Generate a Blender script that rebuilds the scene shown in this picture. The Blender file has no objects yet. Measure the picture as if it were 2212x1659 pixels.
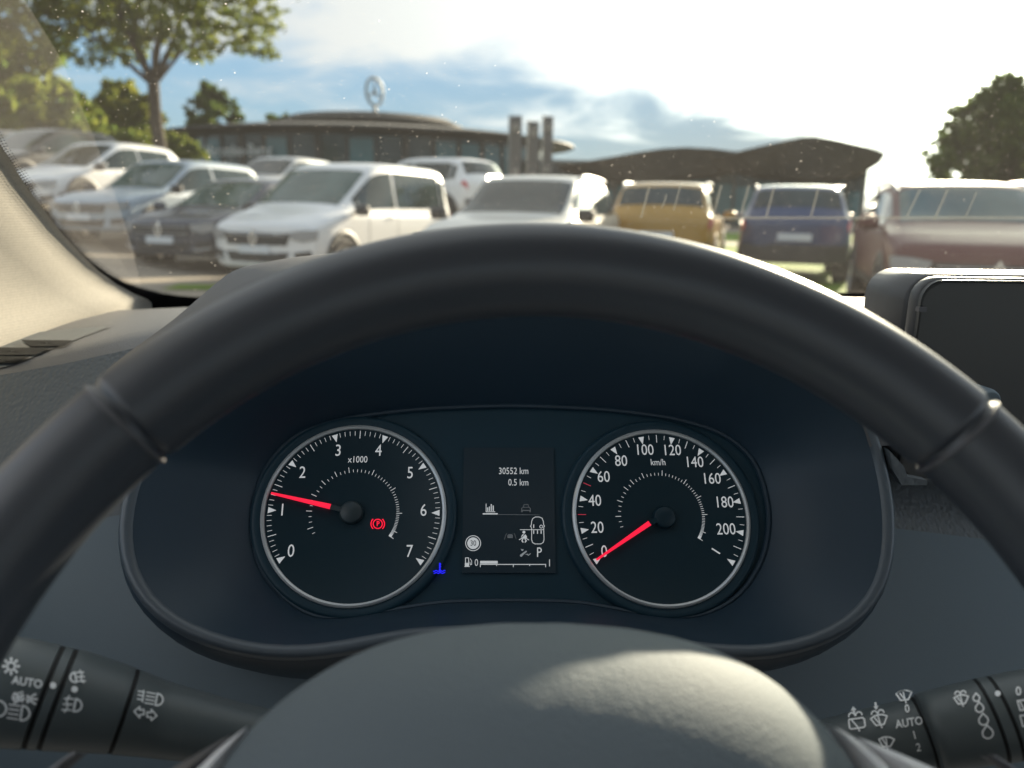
import bpy, bmesh, math, random
import numpy as np
from mathutils import Vector, Matrix

random.seed(7); rng = np.random.default_rng(7)
SC = bpy.context.scene
COL = SC.collection
rad = math.radians

# ------------------------------------------------------------------ camera, sky, sun, exposure
CAM_POS = np.array([-0.026, 0.0, 1.20]); YAW, PITCH, ROLL = rad(3.7), rad(-12.7), rad(1.0)
FX = 1703.0; CX, CY = 1106.0, 829.5                       # survey of the photograph, 2212 x 1659
Fv = np.array([math.sin(YAW)*math.cos(PITCH), math.cos(YAW)*math.cos(PITCH), math.sin(PITCH)])
R0 = np.array([math.cos(YAW), -math.sin(YAW), 0.0]); U0 = np.cross(R0, Fv)
Rv = R0*math.cos(ROLL) + U0*math.sin(ROLL); Uv = U0*math.cos(ROLL) - R0*math.sin(ROLL)
cam = bpy.data.cameras.new('camera'); co = bpy.data.objects.new('camera', cam); COL.objects.link(co)
m = Matrix.Identity(4)
for i in range(3):
    m[i][0], m[i][1], m[i][2], m[i][3] = Rv[i], Uv[i], -Fv[i], CAM_POS[i]
co.matrix_world = m
cam.sensor_width = 36.0; cam.lens = 36.0*FX/2212.0; cam.clip_start = 0.02; cam.clip_end = 5000
cam.dof.use_dof = True; cam.dof.focus_distance = 0.44; cam.dof.aperture_fstop = 7.6; cam.dof.aperture_blades = 0
SC.camera = co
EXPO = 3.0

SUN_AZ, SUN_EL = rad(31.5), rad(15.2)
SUN_DIR = np.array([math.sin(SUN_AZ)*math.cos(SUN_EL), math.cos(SUN_AZ)*math.cos(SUN_EL), math.sin(SUN_EL)])
sun = bpy.data.lights.new('sun', 'SUN'); sun.energy = 3.0; sun.angle = rad(0.5); sun.color = (1.0, 0.82, 0.60)
so = bpy.data.objects.new('sun', sun); COL.objects.link(so)
so.rotation_euler = Vector(tuple(SUN_DIR)).to_track_quat('Z', 'Y').to_euler()

world = bpy.data.worlds.new('World'); SC.world = world; world.use_nodes = True
wt = world.node_tree; wt.nodes.clear(); wn = wt.nodes.new; wl = wt.links.new
def wmath(op, a=None, b=None, c=None):
    n = wn('ShaderNodeMath'); n.operation = op
    for i, v in enumerate((a, b, c)):
        if v is None: continue
        if isinstance(v, (int, float)): n.inputs[i].default_value = v
        else: wl(v, n.inputs[i])
    return n.outputs[0]
wout = wn('ShaderNodeOutputWorld'); bg = wn('ShaderNodeBackground'); wl(bg.outputs[0], wout.inputs[0])
bg.inputs[1].default_value = 0.15
sky = wn('ShaderNodeTexSky'); sky.sky_type = 'NISHITA'; sky.sun_disc = False
sky.sun_elevation = SUN_EL; sky.sun_rotation = SUN_AZ; sky.air_density = 1.0; sky.dust_density = 0.25; sky.ozone_density = 2.0
tc = wn('ShaderNodeTexCoord'); sep = wn('ShaderNodeSeparateXYZ'); wl(tc.outputs['Generated'], sep.inputs[0])
zc = wmath('MAXIMUM', sep.outputs[2], 0.0)
den = wmath('ADD', zc, 0.16)
cx_ = wmath('DIVIDE', sep.outputs[0], den); cy_ = wmath('DIVIDE', sep.outputs[1], den)
cmb = wn('ShaderNodeCombineXYZ'); wl(cx_, cmb.inputs[0]); wl(cy_, cmb.inputs[1])
def wnoise(scale, detail, rough, dist, off, sx=1.0, sy=1.0):
    mp = wn('ShaderNodeMapping'); wl(cmb.outputs[0], mp.inputs[0]); mp.inputs['Location'].default_value = off; mp.inputs['Scale'].default_value = (sx, sy, 1)
    n = wn('ShaderNodeTexNoise'); n.inputs['Scale'].default_value = scale; n.inputs['Detail'].default_value = detail
    n.inputs['Roughness'].default_value = rough; n.inputs['Distortion'].default_value = dist; wl(mp.outputs[0], n.inputs['Vector']); return n.outputs[0]
n1 = wnoise(1.05, 7, 0.56, 0.5, (5.5, 4.1, 0)); n2 = wnoise(0.35, 3, 0.5, 0.2, (0.4, 5.2, 0))
dv = wn('ShaderNodeVectorMath'); dv.operation = 'DOT_PRODUCT'; wl(tc.outputs['Generated'], dv.inputs[0]); dv.inputs[1].default_value = tuple(SUN_DIR)
sd = wmath('MAXIMUM', dv.outputs['Value'], 0.0)
near = wmath('POWER', sd, 55.0)                                   # clouds thicken around the sun
cover = wmath('ADD', wmath('ADD', wmath('MULTIPLY', n1, 0.75), wmath('MULTIPLY', n2, 0.45)), wmath('MULTIPLY', near, 0.34))
bank = wn('ShaderNodeMapRange'); bank.interpolation_type = 'SMOOTHSTEP'; wl(sep.outputs[2], bank.inputs[0]); bank.inputs[1].default_value = 0.13; bank.inputs[2].default_value = 0.20; bank.inputs[3].default_value = 0.0; bank.inputs[4].default_value = 0.13
cover = wmath('ADD', cover, bank.outputs[0])
rmp = wn('ShaderNodeMapRange'); rmp.interpolation_type = 'SMOOTHSTEP'; wl(cover, rmp.inputs[0])
rmp.inputs[1].default_value = 0.57; rmp.inputs[2].default_value = 0.76; rmp.inputs[3].default_value = 0.0; rmp.inputs[4].default_value = 0.95
glow = wmath('ADD', wmath('ADD', 1.0, wmath('MULTIPLY', wmath('POWER', sd, 14.0), 2.4)), wmath('MULTIPLY', wmath('POWER', sd, 60.0), 14.0))
cc = wn('ShaderNodeCombineColor'); wl(wmath('MULTIPLY', glow, 1.0), cc.inputs[0]); wl(wmath('MULTIPLY', glow, 0.99), cc.inputs[1]); wl(wmath('MULTIPLY', glow, wmath('SUBTRACT', 0.97, wmath('MULTIPLY', wmath('POWER', sd, 16.0), 0.22))), cc.inputs[2])
mixc = wn('ShaderNodeMix'); mixc.data_type = 'RGBA'; wl(rmp.outputs[0], mixc.inputs[0])
lum = wn('ShaderNodeRGBToBW'); wl(sky.outputs[0], lum.inputs[0])
hs = wn('ShaderNodeHueSaturation'); hs.inputs['Saturation'].default_value = 1.25; wl(sky.outputs[0], hs.inputs['Color'])
dvc = wn('ShaderNodeVectorMath'); dvc.operation = 'SCALE'; wl(hs.outputs[0], dvc.inputs[0]); wl(wmath('DIVIDE', 1.0, wmath('ADD', 1.0, wmath('MULTIPLY', lum.outputs[0], 1.25))), dvc.inputs['Scale'])
blu = wn('ShaderNodeMix'); blu.data_type = 'RGBA'; blu.inputs[0].default_value = .55; wl(dvc.outputs[0], blu.inputs[6]); blu.inputs[7].default_value = (.42, .62, .88, 1)
wl(blu.outputs[2], mixc.inputs[6]); wl(cc.outputs[0], mixc.inputs[7])
wl(mixc.outputs[2], bg.inputs[0])

SC.view_settings.view_transform = 'Standard'; SC.view_settings.look = 'None'; SC.view_settings.exposure = EXPO; SC.view_settings.gamma = 1.0
SC.cycles.use_denoising = True
try: SC.cycles.denoiser = 'OPENIMAGEDENOISE'
except Exception: pass
SC.cycles.max_bounces = 8; SC.cycles.transparent_max_bounces = 24; SC.cycles.caustics_reflective = False; SC.cycles.caustics_refractive = False
SC.cycles.sample_clamp_indirect = 4.0

# ------------------------------------------------------------------ helpers: rays, meshes, tags, materials
def ray(px, py): return Fv + Rv*((px-CX)/FX) + Uv*((CY-py)/FX)
def at_plane(px, py, P0, N):
    d = ray(px, py); return CAM_POS + d*(((P0-CAM_POS)@N)/(d@N))
def at_x(px, py, x): d = ray(px, py); return CAM_POS + d*((x-CAM_POS[0])/d[0])
def at_y(px, py, y): d = ray(px, py); return CAM_POS + d*((y-CAM_POS[1])/d[1])
def at_r(px, py, r): d = ray(px, py); return CAM_POS + d*(r/math.hypot(d[0], d[1]))
A3 = lambda *v: np.array(v, float)

class MB:
    def __init__(s): s.v = []; s.f = []; s.mi = []
    def add(s, vs, fs, mi=0):
        o = len(s.v); s.v += [tuple(map(float, p)) for p in vs]
        for f in fs: s.f.append(tuple(o+i for i in f)); s.mi.append(mi)
        return s
    def grid(s, rows, cu=False, cv=False, mi=0, flip=False):
        n = len(rows); k = len(rows[0]); vs = [p for r in rows for p in r]; fs = []
        for i in range(n if cu else n-1):
            for j in range(k if cv else k-1):
                a, b, c, d = i*k+j, i*k+(j+1) % k, ((i+1) % n)*k+(j+1) % k, ((i+1) % n)*k+j
                fs.append((a, d, c, b) if flip else (a, b, c, d))
        return s.add(vs, fs, mi)
    def box(s, c, h, M=None, mi=0):
        c = A3(*c); ax = np.eye(3) if M is None else M
        vs = [c + ax[0]*h[0]*i + ax[1]*h[1]*j + ax[2]*h[2]*k for i in (-1, 1) for j in (-1, 1) for k in (-1, 1)]
        return s.add(vs, [(0, 1, 3, 2), (4, 6, 7, 5), (0, 4, 5, 1), (2, 3, 7, 6), (0, 2, 6, 4), (1, 5, 7, 3)], mi)
    def tube(s, path, r, n=10, caps=True, closed=False, mi=0):
        path = [A3(*p) for p in path]; N = len(path); rr = r if hasattr(r, '__len__') else [r]*N; rows = []; up = None
        for i, p in enumerate(path):
            a = path[(i-1) % N] if closed else path[max(i-1, 0)]; b = path[(i+1) % N] if closed else path[min(i+1, N-1)]
            t = b-a; t = t/np.linalg.norm(t)
            if up is None: up = A3(0, 0, 1) if abs(t[2]) < .9 else A3(1, 0, 0)
            u = np.cross(t, up); u /= np.linalg.norm(u); w = np.cross(u, t); up = w
            rows.append([p + (u*math.cos(q)+w*math.sin(q))*rr[i] for q in np.linspace(0, 2*math.pi, n, endpoint=False)])
        s.grid(rows, cu=closed, cv=True, mi=mi)
        if caps and not closed:
            s.add(rows[0], [tuple(range(n))], mi); s.add(rows[-1], [tuple(range(n))[::-1]], mi)
        return s
    def prism(s, pts, dvec, mi=0):
        n = len(pts); dvec = A3(*dvec); a = [A3(*p) for p in pts]; b = [p+dvec for p in a]
        return s.add(a+b, [tuple(range(n))[::-1], tuple(range(n, 2*n))] + [(i, (i+1) % n, n+(i+1) % n, n+i) for i in range(n)], mi)
    def build(s, name, mats, parent=None, smooth=True, angle=40):
        me = bpy.data.meshes.new(name); me.from_pydata(s.v, [], s.f); me.update()
        bm = bmesh.new(); bm.from_mesh(me); bmesh.ops.recalc_face_normals(bm, faces=bm.faces); bm.to_mesh(me); bm.free()
        for q in (mats if isinstance(mats, (list, tuple)) else [mats]): me.materials.append(q)
        if any(s.mi): me.polygons.foreach_set('material_index', s.mi)
        o = bpy.data.objects.new(name, me); COL.objects.link(o)
        if parent: o.parent = parent
        if smooth:
            me.polygons.foreach_set('use_smooth', [True]*len(me.polygons)); me.set_sharp_from_angle(angle=rad(angle))
        return o
def tag(o, label=None, cat=None, group=None, kind=None):
    for k, v in (('label', label), ('category', cat), ('group', group), ('kind', kind)):
        if v: o[k] = v
    return o
def empty(name, loc=(0, 0, 0), rz=0.0):
    o = bpy.data.objects.new(name, None); o.location = loc; o.rotation_euler = (0, 0, rz); o.empty_display_size = .1; COL.objects.link(o); return o

def mat(name, col, rough=.5, spec=.5, metal=0., bump=None, var=None, emit=None, coat=0., sheen=0.):
    mt = bpy.data.materials.new(name); mt.use_nodes = True; nt = mt.node_tree; p = nt.nodes['Principled BSDF']
    p.inputs['Base Color'].default_value = (*col, 1); p.inputs['Roughness'].default_value = rough
    p.inputs['Specular IOR Level'].default_value = spec; p.inputs['Metallic'].default_value = metal
    p.inputs['Coat Weight'].default_value = coat; p.inputs['Coat Roughness'].default_value = .04
    if sheen: p.inputs['Sheen Weight'].default_value = sheen
    if emit: p.inputs['Emission Color'].default_value = (*emit[0], 1); p.inputs['Emission Strength'].default_value = emit[1]/2**EXPO
    t = None
    if bump or var: t = nt.nodes.new('ShaderNodeTexCoord')
    if bump:                                               # (kind, scale, strength, distance[, stretch])
        kind, sc, st, di = bump[:4]
        mp = nt.nodes.new('ShaderNodeMapping'); nt.links.new(t.outputs['Object'], mp.inputs[0])
        if len(bump) > 4: mp.inputs['Scale'].default_value = bump[4]
        if kind == 'voronoi':
            n = nt.nodes.new('ShaderNodeTexVoronoi'); n.feature = 'SMOOTH_F1'; o = n.outputs[0]
        elif kind == 'wave':
            n = nt.nodes.new('ShaderNodeTexWave'); n.bands_direction = 'Z'; n.inputs['Distortion'].default_value = 1.0; n.inputs['Detail'].default_value = 2; o = n.outputs[1]
        else:
            n = nt.nodes.new('ShaderNodeTexNoise'); n.inputs['Detail'].default_value = 4; o = n.outputs[0]
        n.inputs['Scale'].default_value = sc; nt.links.new(mp.outputs[0], n.inputs['Vector'])
        b = nt.nodes.new('ShaderNodeBump'); b.inputs['Strength'].default_value = st; b.inputs['Distance'].default_value = di
        nt.links.new(o, b.inputs['Height']); nt.links.new(b.outputs[0], p.inputs['Normal'])
    if var:                                                # (scale, col2, lo, hi)
        n = nt.nodes.new('ShaderNodeTexNoise'); n.inputs['Scale'].default_value = var[0]; n.inputs['Detail'].default_value = 5
        nt.links.new(t.outputs['Object'], n.inputs['Vector'])
        mr = nt.nodes.new('ShaderNodeMapRange'); mr.inputs[1].default_value = var[2] if len(var) > 2 else .4; mr.inputs[2].default_value = var[3] if len(var) > 3 else .62
        nt.links.new(n.outputs[0], mr.inputs[0])
        mx = nt.nodes.new('ShaderNodeMix'); mx.data_type = 'RGBA'; mx.inputs[6].default_value = (*col, 1); mx.inputs[7].default_value = (*var[1], 1)
        nt.links.new(mr.outputs[0], mx.inputs[0]); nt.links.new(mx.outputs[2], p.inputs['Base Color'])
    return mt
#MARK_MATERIALS
M = {}
M['dash_soft'] = mat('dash_plastic', (.13, .132, .138), .50, .4, bump=('voronoi', 900, .35, .0006))
M['dash_grain'] = mat('grained_plastic', (.12, .138, .152), .55, .45, bump=('voronoi', 420, .8, .0012, (1, 1, .55)))
M['panel'] = mat('smooth_panel_plastic', (.125, .168, .200), .50, .4, bump=('noise', 900, .15, .0004))
M['hood'] = mat('binnacle_plastic', (.10, .10, .105), .55, .4, bump=('noise', 1100, .25, .0006))
M['shroud'] = mat('shroud_plastic', (.020, .040, .062), .45, .4, bump=('noise', 800, .1, .0003))
M['lip'] = mat('lip_plastic', (.075, .095, .115), .34, .5)
M['face'] = mat('dial_face_black', (.014, .040, .060), .40, .25)
M['dialblack'] = mat('dial_disc_black', (.010, .029, .042), .35, .2)
M['hub'] = mat('needle_hub_grey', (.026, .042, .050), .4, .4)
M['chrome_ring'] = mat('satin_ring', (.55, .58, .60), .30, .6, metal=.35)
M['leather'] = mat('rim_leather', (.036, .043, .056), .42, .9, bump=('voronoi', 1400, .08, .0002))
M['seam'] = mat('seam_leather', (.10, .10, .11), .40, .5)
M['pad'] = mat('pad_plastic', (.160, .192, .216), .75, .18, bump=('voronoi', 1000, .45, .0005))
M['silver'] = mat('silver_trim', (.92, .92, .95), .30, .6)
M['stalk'] = mat('stalk_plastic', (.085, .104, .110), .42, .5, bump=('noise', 900, .08, .0003))
M['groove'] = mat('groove_black', (.006, .007, .008), .6, .3)
M['collar'] = mat('collar_plastic', (.11, .12, .125), .5, .4)
M['print'] = mat('printed_white', (.92, .94, .95), .5, .3)
M['pillar'] = mat('pillar_fabric', (.33, .31, .275), .95, .1, bump=('wave', 150, .18, .0004, (1, 1, 1)), var=(420, (.30, .285, .255)), sheen=.2)
M['screen_house'] = mat('screen_housing', (.070, .071, .074), .42, .5, bump=('noise', 900, .15, .0004))
M['display'] = mat('display_off', (.075, .077, .077), .40, .5)
M['frit'] = mat('frit_black', (.006, .006, .008), .4, .4)
M['black'] = mat('slot_shade_black', (.004, .005, .006), .8, .2)
M['mark'] = mat('scale_white', (.5, .5, .5), .5, .2, emit=((.50, .53, .55), .62))
M['mark_dim'] = mat('scale_grey', (.3, .3, .3), .5, .2, emit=((.36, .42, .46), .34))
M['mark_faint'] = mat('scale_faint', (.1, .1, .1), .5, .2, emit=((.25, .30, .34), .18))
M['red'] = mat('needle_red', (.6, .02, .04), .4, .3, emit=((1.0, .012, .055), .92))
M['redmark'] = mat('scale_red', (.4, .02, .04), .5, .2, emit=((.5, .05, .09), .6))
M['blue'] = mat('telltale_blue', (.02, .02, .6), .4, .3, emit=((.02, .02, 1.0), .9))
M['lcd'] = mat('lcd_glass', (.016, .032, .046), .3, .4, emit=((.01, .02, .03), .06))
M['head'] = mat('headliner', (.50, .53, .57), .9, .1)
M['seat'] = mat('seat_cloth', (.07, .08, .095), .9, .1)
M['cabin'] = mat('door_trim', (.09, .10, .115), .7, .3)

# ------------------------------------------------------------------ ground and setting
def gz(x, y):
    return .15*max(0., -x-4.6) * min(1., max(0., (y-6)/8.)) * (1. if x > -30 else 1.) * .9 + .05*max(0., min(y, 60)-17.) * (1 if y > 17 else 0)
def gz(x, y):
    a = max(0., min(-x, 9.2)-4.6)*.15*min(1., max(0., (y-5)/7.))
    b = .14*max(0., min(y, 21.5)-16.5)*min(1., max(0., (5-x)/3.))
    return a+b
def sheet(name, x0, x1, y0, y1, nx, ny, mt, lift=0., edge=None):
    b = MB(); xs = np.linspace(x0, x1, nx); ys = np.linspace(y0, y1, ny)
    b.grid([[(x, y, gz(x, y)+lift) for x in xs] for y in ys]); return b.build(name, mt)
M['asphalt'] = mat('paved_lot', (.31, .265, .205), .9, .3, bump=('noise', 30, .4, .02), var=(.9, (.21, .185, .15), .35, .65))
M['far_ground'] = mat('far_ground', (.11, .12, .07), .95, .2, var=(.05, (.07, .09, .03)))
M['grass'] = mat('grass_blades', (.10, .20, .014), .9, .15, bump=('noise', 60, .8, .04), var=(1.6, (.16, .23, .02), .35, .7))
M['path'] = mat('path_slabs', (.34, .31, .26), .9, .2, var=(3, (.28, .26, .22)))
big = MB(); big.grid([[(x, y, gz(x, y)-.02 if abs(x) < 100 else .0) for x in (-900, -200, -60, -14, -4, 8, 60, 200, 900)] for y in (-300, -40, 70, 200, 600, 1600)])
big.v = [(x, y, -.4) for x, y, z in big.v]
tag(big.build('ground', M['far_ground']), kind='structure')
tag(sheet('car_park_ground', -60, 60, -20, 75, 61, 48, M['asphalt']), kind='structure')
tag(sheet('lawn', 5.6, 40, 6.0, 27.0, 16, 12, M['grass'], .012), kind='structure')
tag(sheet('lawn', 4.0, 40, 30.0, 42.0, 16, 8, M['grass'], .012), kind='structure')
tag(sheet('verge', -4.3, -3.4, 11.1, 11.8, 6, 4, M['grass'], .012), kind='structure')
tag(sheet('footpath', 3.0, 40, 27.3, 29.7, 16, 4, M['path'], .02), kind='structure')

#MARK_CARS
def crom(keys, t):
    keys = np.asarray(keys, float); n = len(keys); t = min(max(t, 0), n-1-1e-9); i = int(t); f = t-i
    p1, p2 = keys[i], keys[i+1]; p0 = keys[i-1] if i > 0 else 2*p1-p2; p3 = keys[i+2] if i+2 < n else 2*p2-p1
    m1 = (p2-p0)*.32; m2 = (p3-p1)*.32
    f2, f3 = f*f, f*f*f
    return (2*f3-3*f2+1)*p1+(f3-2*f2+f)*m1+(-2*f3+3*f2)*p2+(f3-f2)*m2

def car_keys(kind, L, W, H):
    h = L/2
    # y, top, belt, bottom, half width, roof half width
    if kind == 'van':
        return [(-h, .98, .90, .38, W*.93, W*.86), (-h+.03, 1.10, 1.04, .30, W*.97, W*.90), (-h+.10, 1.40, 1.06, .26, W, W*.88), (-h+.22, H-.09, 1.06, .24, W, W*.85),
                (-h+.6, H, 1.06, .22, W, W*.83), (-.15, H+.01, 1.06, .22, W, W*.83), (.45, H-.10, 1.06, .22, W, W*.81), (1.32, 1.19, 1.05, .22, W, W*.82),
                (h-.42, 1.03, .96, .24, W, W*.84), (h-.10, .93, .86, .26, W*.97, W*.86), (h-.02, .86, .80, .28, W*.95, W*.88), (h, .76, .72, .32, W*.92, W*.86)]
    if kind == 'hatch':
        return [(-h, .90, .82, .42, W*.90, W*.80), (-h+.05, 1.02, .98, .32, W*.95, W*.84), (-h+.28, 1.22, 1.0, .28, W*.99, W*.80), (-h+.66, H-.08, .99, .26, W, W*.74),
                (-h+1.0, H-.02, .98, .24, W, W*.74), (-.35, H, .97, .22, W, W*.75), (.15, H-.06, .96, .22, W, W*.73), (1.08, 1.03, .95, .22, W, W*.80),
                (h-.62, .92, .87, .24, W*.99, W*.82), (h-.16, .81, .76, .26, W*.95, W*.84), (h-.04, .74, .70, .28, W*.92, W*.85), (h, .64, .60, .32, W*.88, W*.83)]
    return [(-h, 1.0, .92, .46, W*.92, W*.84), (-h+.04, 1.10, 1.05, .38, W*.96, W*.88), (-h+.16, 1.24, 1.06, .34, W*.99, W*.84), (-h+.42, H-.10, 1.06, .32, W, W*.77),
            (-h+.75, H-.02, 1.05, .30, W, W*.76), (-.35, H, 1.04, .28, W, W*.77), (.22, H-.07, 1.03, .28, W, W*.75), (1.05, 1.12, 1.02, .28, W, W*.81),
            (h-.55, 1.02, .96, .30, W*.99, W*.84), (h-.13, .92, .86, .32, W*.96, W*.86), (h-.03, .84, .79, .34, W*.94, W*.87), (h, .74, .70, .38, W*.90, W*.85)]

class CarShape:
    def __init__(s, kind, L, W, H):
        s.k = car_keys(kind, L, W/2, H); s.h = L/2; s.W = W/2; s.nk = len(s.k)
    def plan(s, x, y):
        q = max(0., min(1., (abs(y)-s.h*.52)/(s.h*.48))); q = q*q*(3-2*q)
        return -math.copysign((.24 if y > 0 else .14)*abs(x/s.W)**2.6*q, y)
    def ring(s, u):
        y, top, belt, bot, w, wr = crom(s.k, u); belt = min(belt, top-.02)
        up = top-belt
        c = [(0, bot), (w*.80, bot), (w*.965, bot+.09), (w, bot+.26), (w*.995, belt-.12), (w*.97, belt), (wr+(w-wr)*.05, top-min(.10, up*.35)), (wr*.86, top-min(.02, up*.1)), (wr*.45, top), (0, top+.004)]
        return y, c
    def P(s, u, v, side=1):
        y, c = s.ring(u); x, z = crom(c, v); x = max(x, 0.)*side
        return A3(x, y+s.plan(x, y), z)
    def off(s, u, v, d, side=1):
        p = s.P(u, v, side); e = .04
        v0 = min(max(v, .05), 8.95)
        a = s.P(min(u+e, s.nk-1), v0, side)-s.P(max(u-e, 0), v0, side); b = s.P(u, v0+e, side)-s.P(u, v0-e, side)
        n = np.cross(a, b); l = np.linalg.norm(n); n = n/l if l > 1e-9 else A3(0, 0, 1)
        if n@(p-A3(0, p[1]*.6, .8)) < 0: n = -n
        return p+n*d
    def front(s, x, z, d=.0, sg=1): return A3(x, sg*(s.h+d)+s.plan(x, sg*s.h), z)

M['tyre'] = mat('tyre_rubber', (.018, .018, .02), .8, .3)
M['wheelrim'] = mat('alloy_rim', (.40, .41, .43), .3, .5, metal=.7)
M['cargl'] = mat('car_glass', (.016, .028, .030), .04, .4, var=(1.1, (.04, .06, .062), .4, .7))
M['cargl_clear'] = mat('windscreen_glass', (.030, .062, .060), .04, .35, var=(1.3, (.07, .12, .115), .35, .7))
M['blackpl'] = mat('black_plastic', (.022, .024, .027), .55, .4)
M['lamp'] = mat('lamp_glass', (.24, .26, .285), .15, .8, coat=.6)
M['tail'] = mat('tail_red', (.45, .02, .02), .12, .6, coat=.6)
M['plate'] = mat('plate_white', (.62, .66, .70), .4, .4)
M['emb'] = mat('emblem_chrome', (.65, .66, .68), .2, .5, metal=.85)
M['railm'] = mat('roof_rail_silver', (.45, .45, .46), .3, .5, metal=.5)
def paint(name, c, rough=.32, coat=.45): return mat('paint_'+name, c, rough, .5, coat=coat)
PAINT = dict(white=paint('white', (.70, .71, .72)), silver=paint('silver', (.46, .47, .47)), bluegrey=paint('bluegrey', (.30, .37, .44)), navy=paint('navy', (.022, .034, .062)), grey=paint('grey', (.16, .165, .17)),
             sand=paint('sand', (.52, .51, .46)), gold=paint('gold', (.38, .205, .008)), blue=paint('blue', (.006, .032, .115)), maroon=paint('maroon', (.075, .006, .007), .5, .04), dark=paint('dark', (.05, .055, .06)))

def plate_poly(b, sh, pts, d, sg=1, mi=0):                # a small plate that follows the front (or rear) of the body
    n = len(pts); dens = []
    for i in range(n):
        a, c = pts[i], pts[(i+1) % n]
        for t in (0, .34, .67): dens.append((a[0]+(c[0]-a[0])*t, a[1]+(c[1]-a[1])*t))
    cx = sum(p[0] for p in dens)/len(dens); cz = sum(p[1] for p in dens)/len(dens); k = len(dens)
    rows = [[sh.front(x, z, -.03, sg) for x, z in dens]]
    for q in (1., .66, .33): rows.append([sh.front(cx+(x-cx)*q, cz+(z-cz)*q, d, sg) for x, z in dens])
    rows.append([sh.front(cx, cz, d, sg)]*k)
    b.grid(rows, cv=True, mi=mi)

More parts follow.
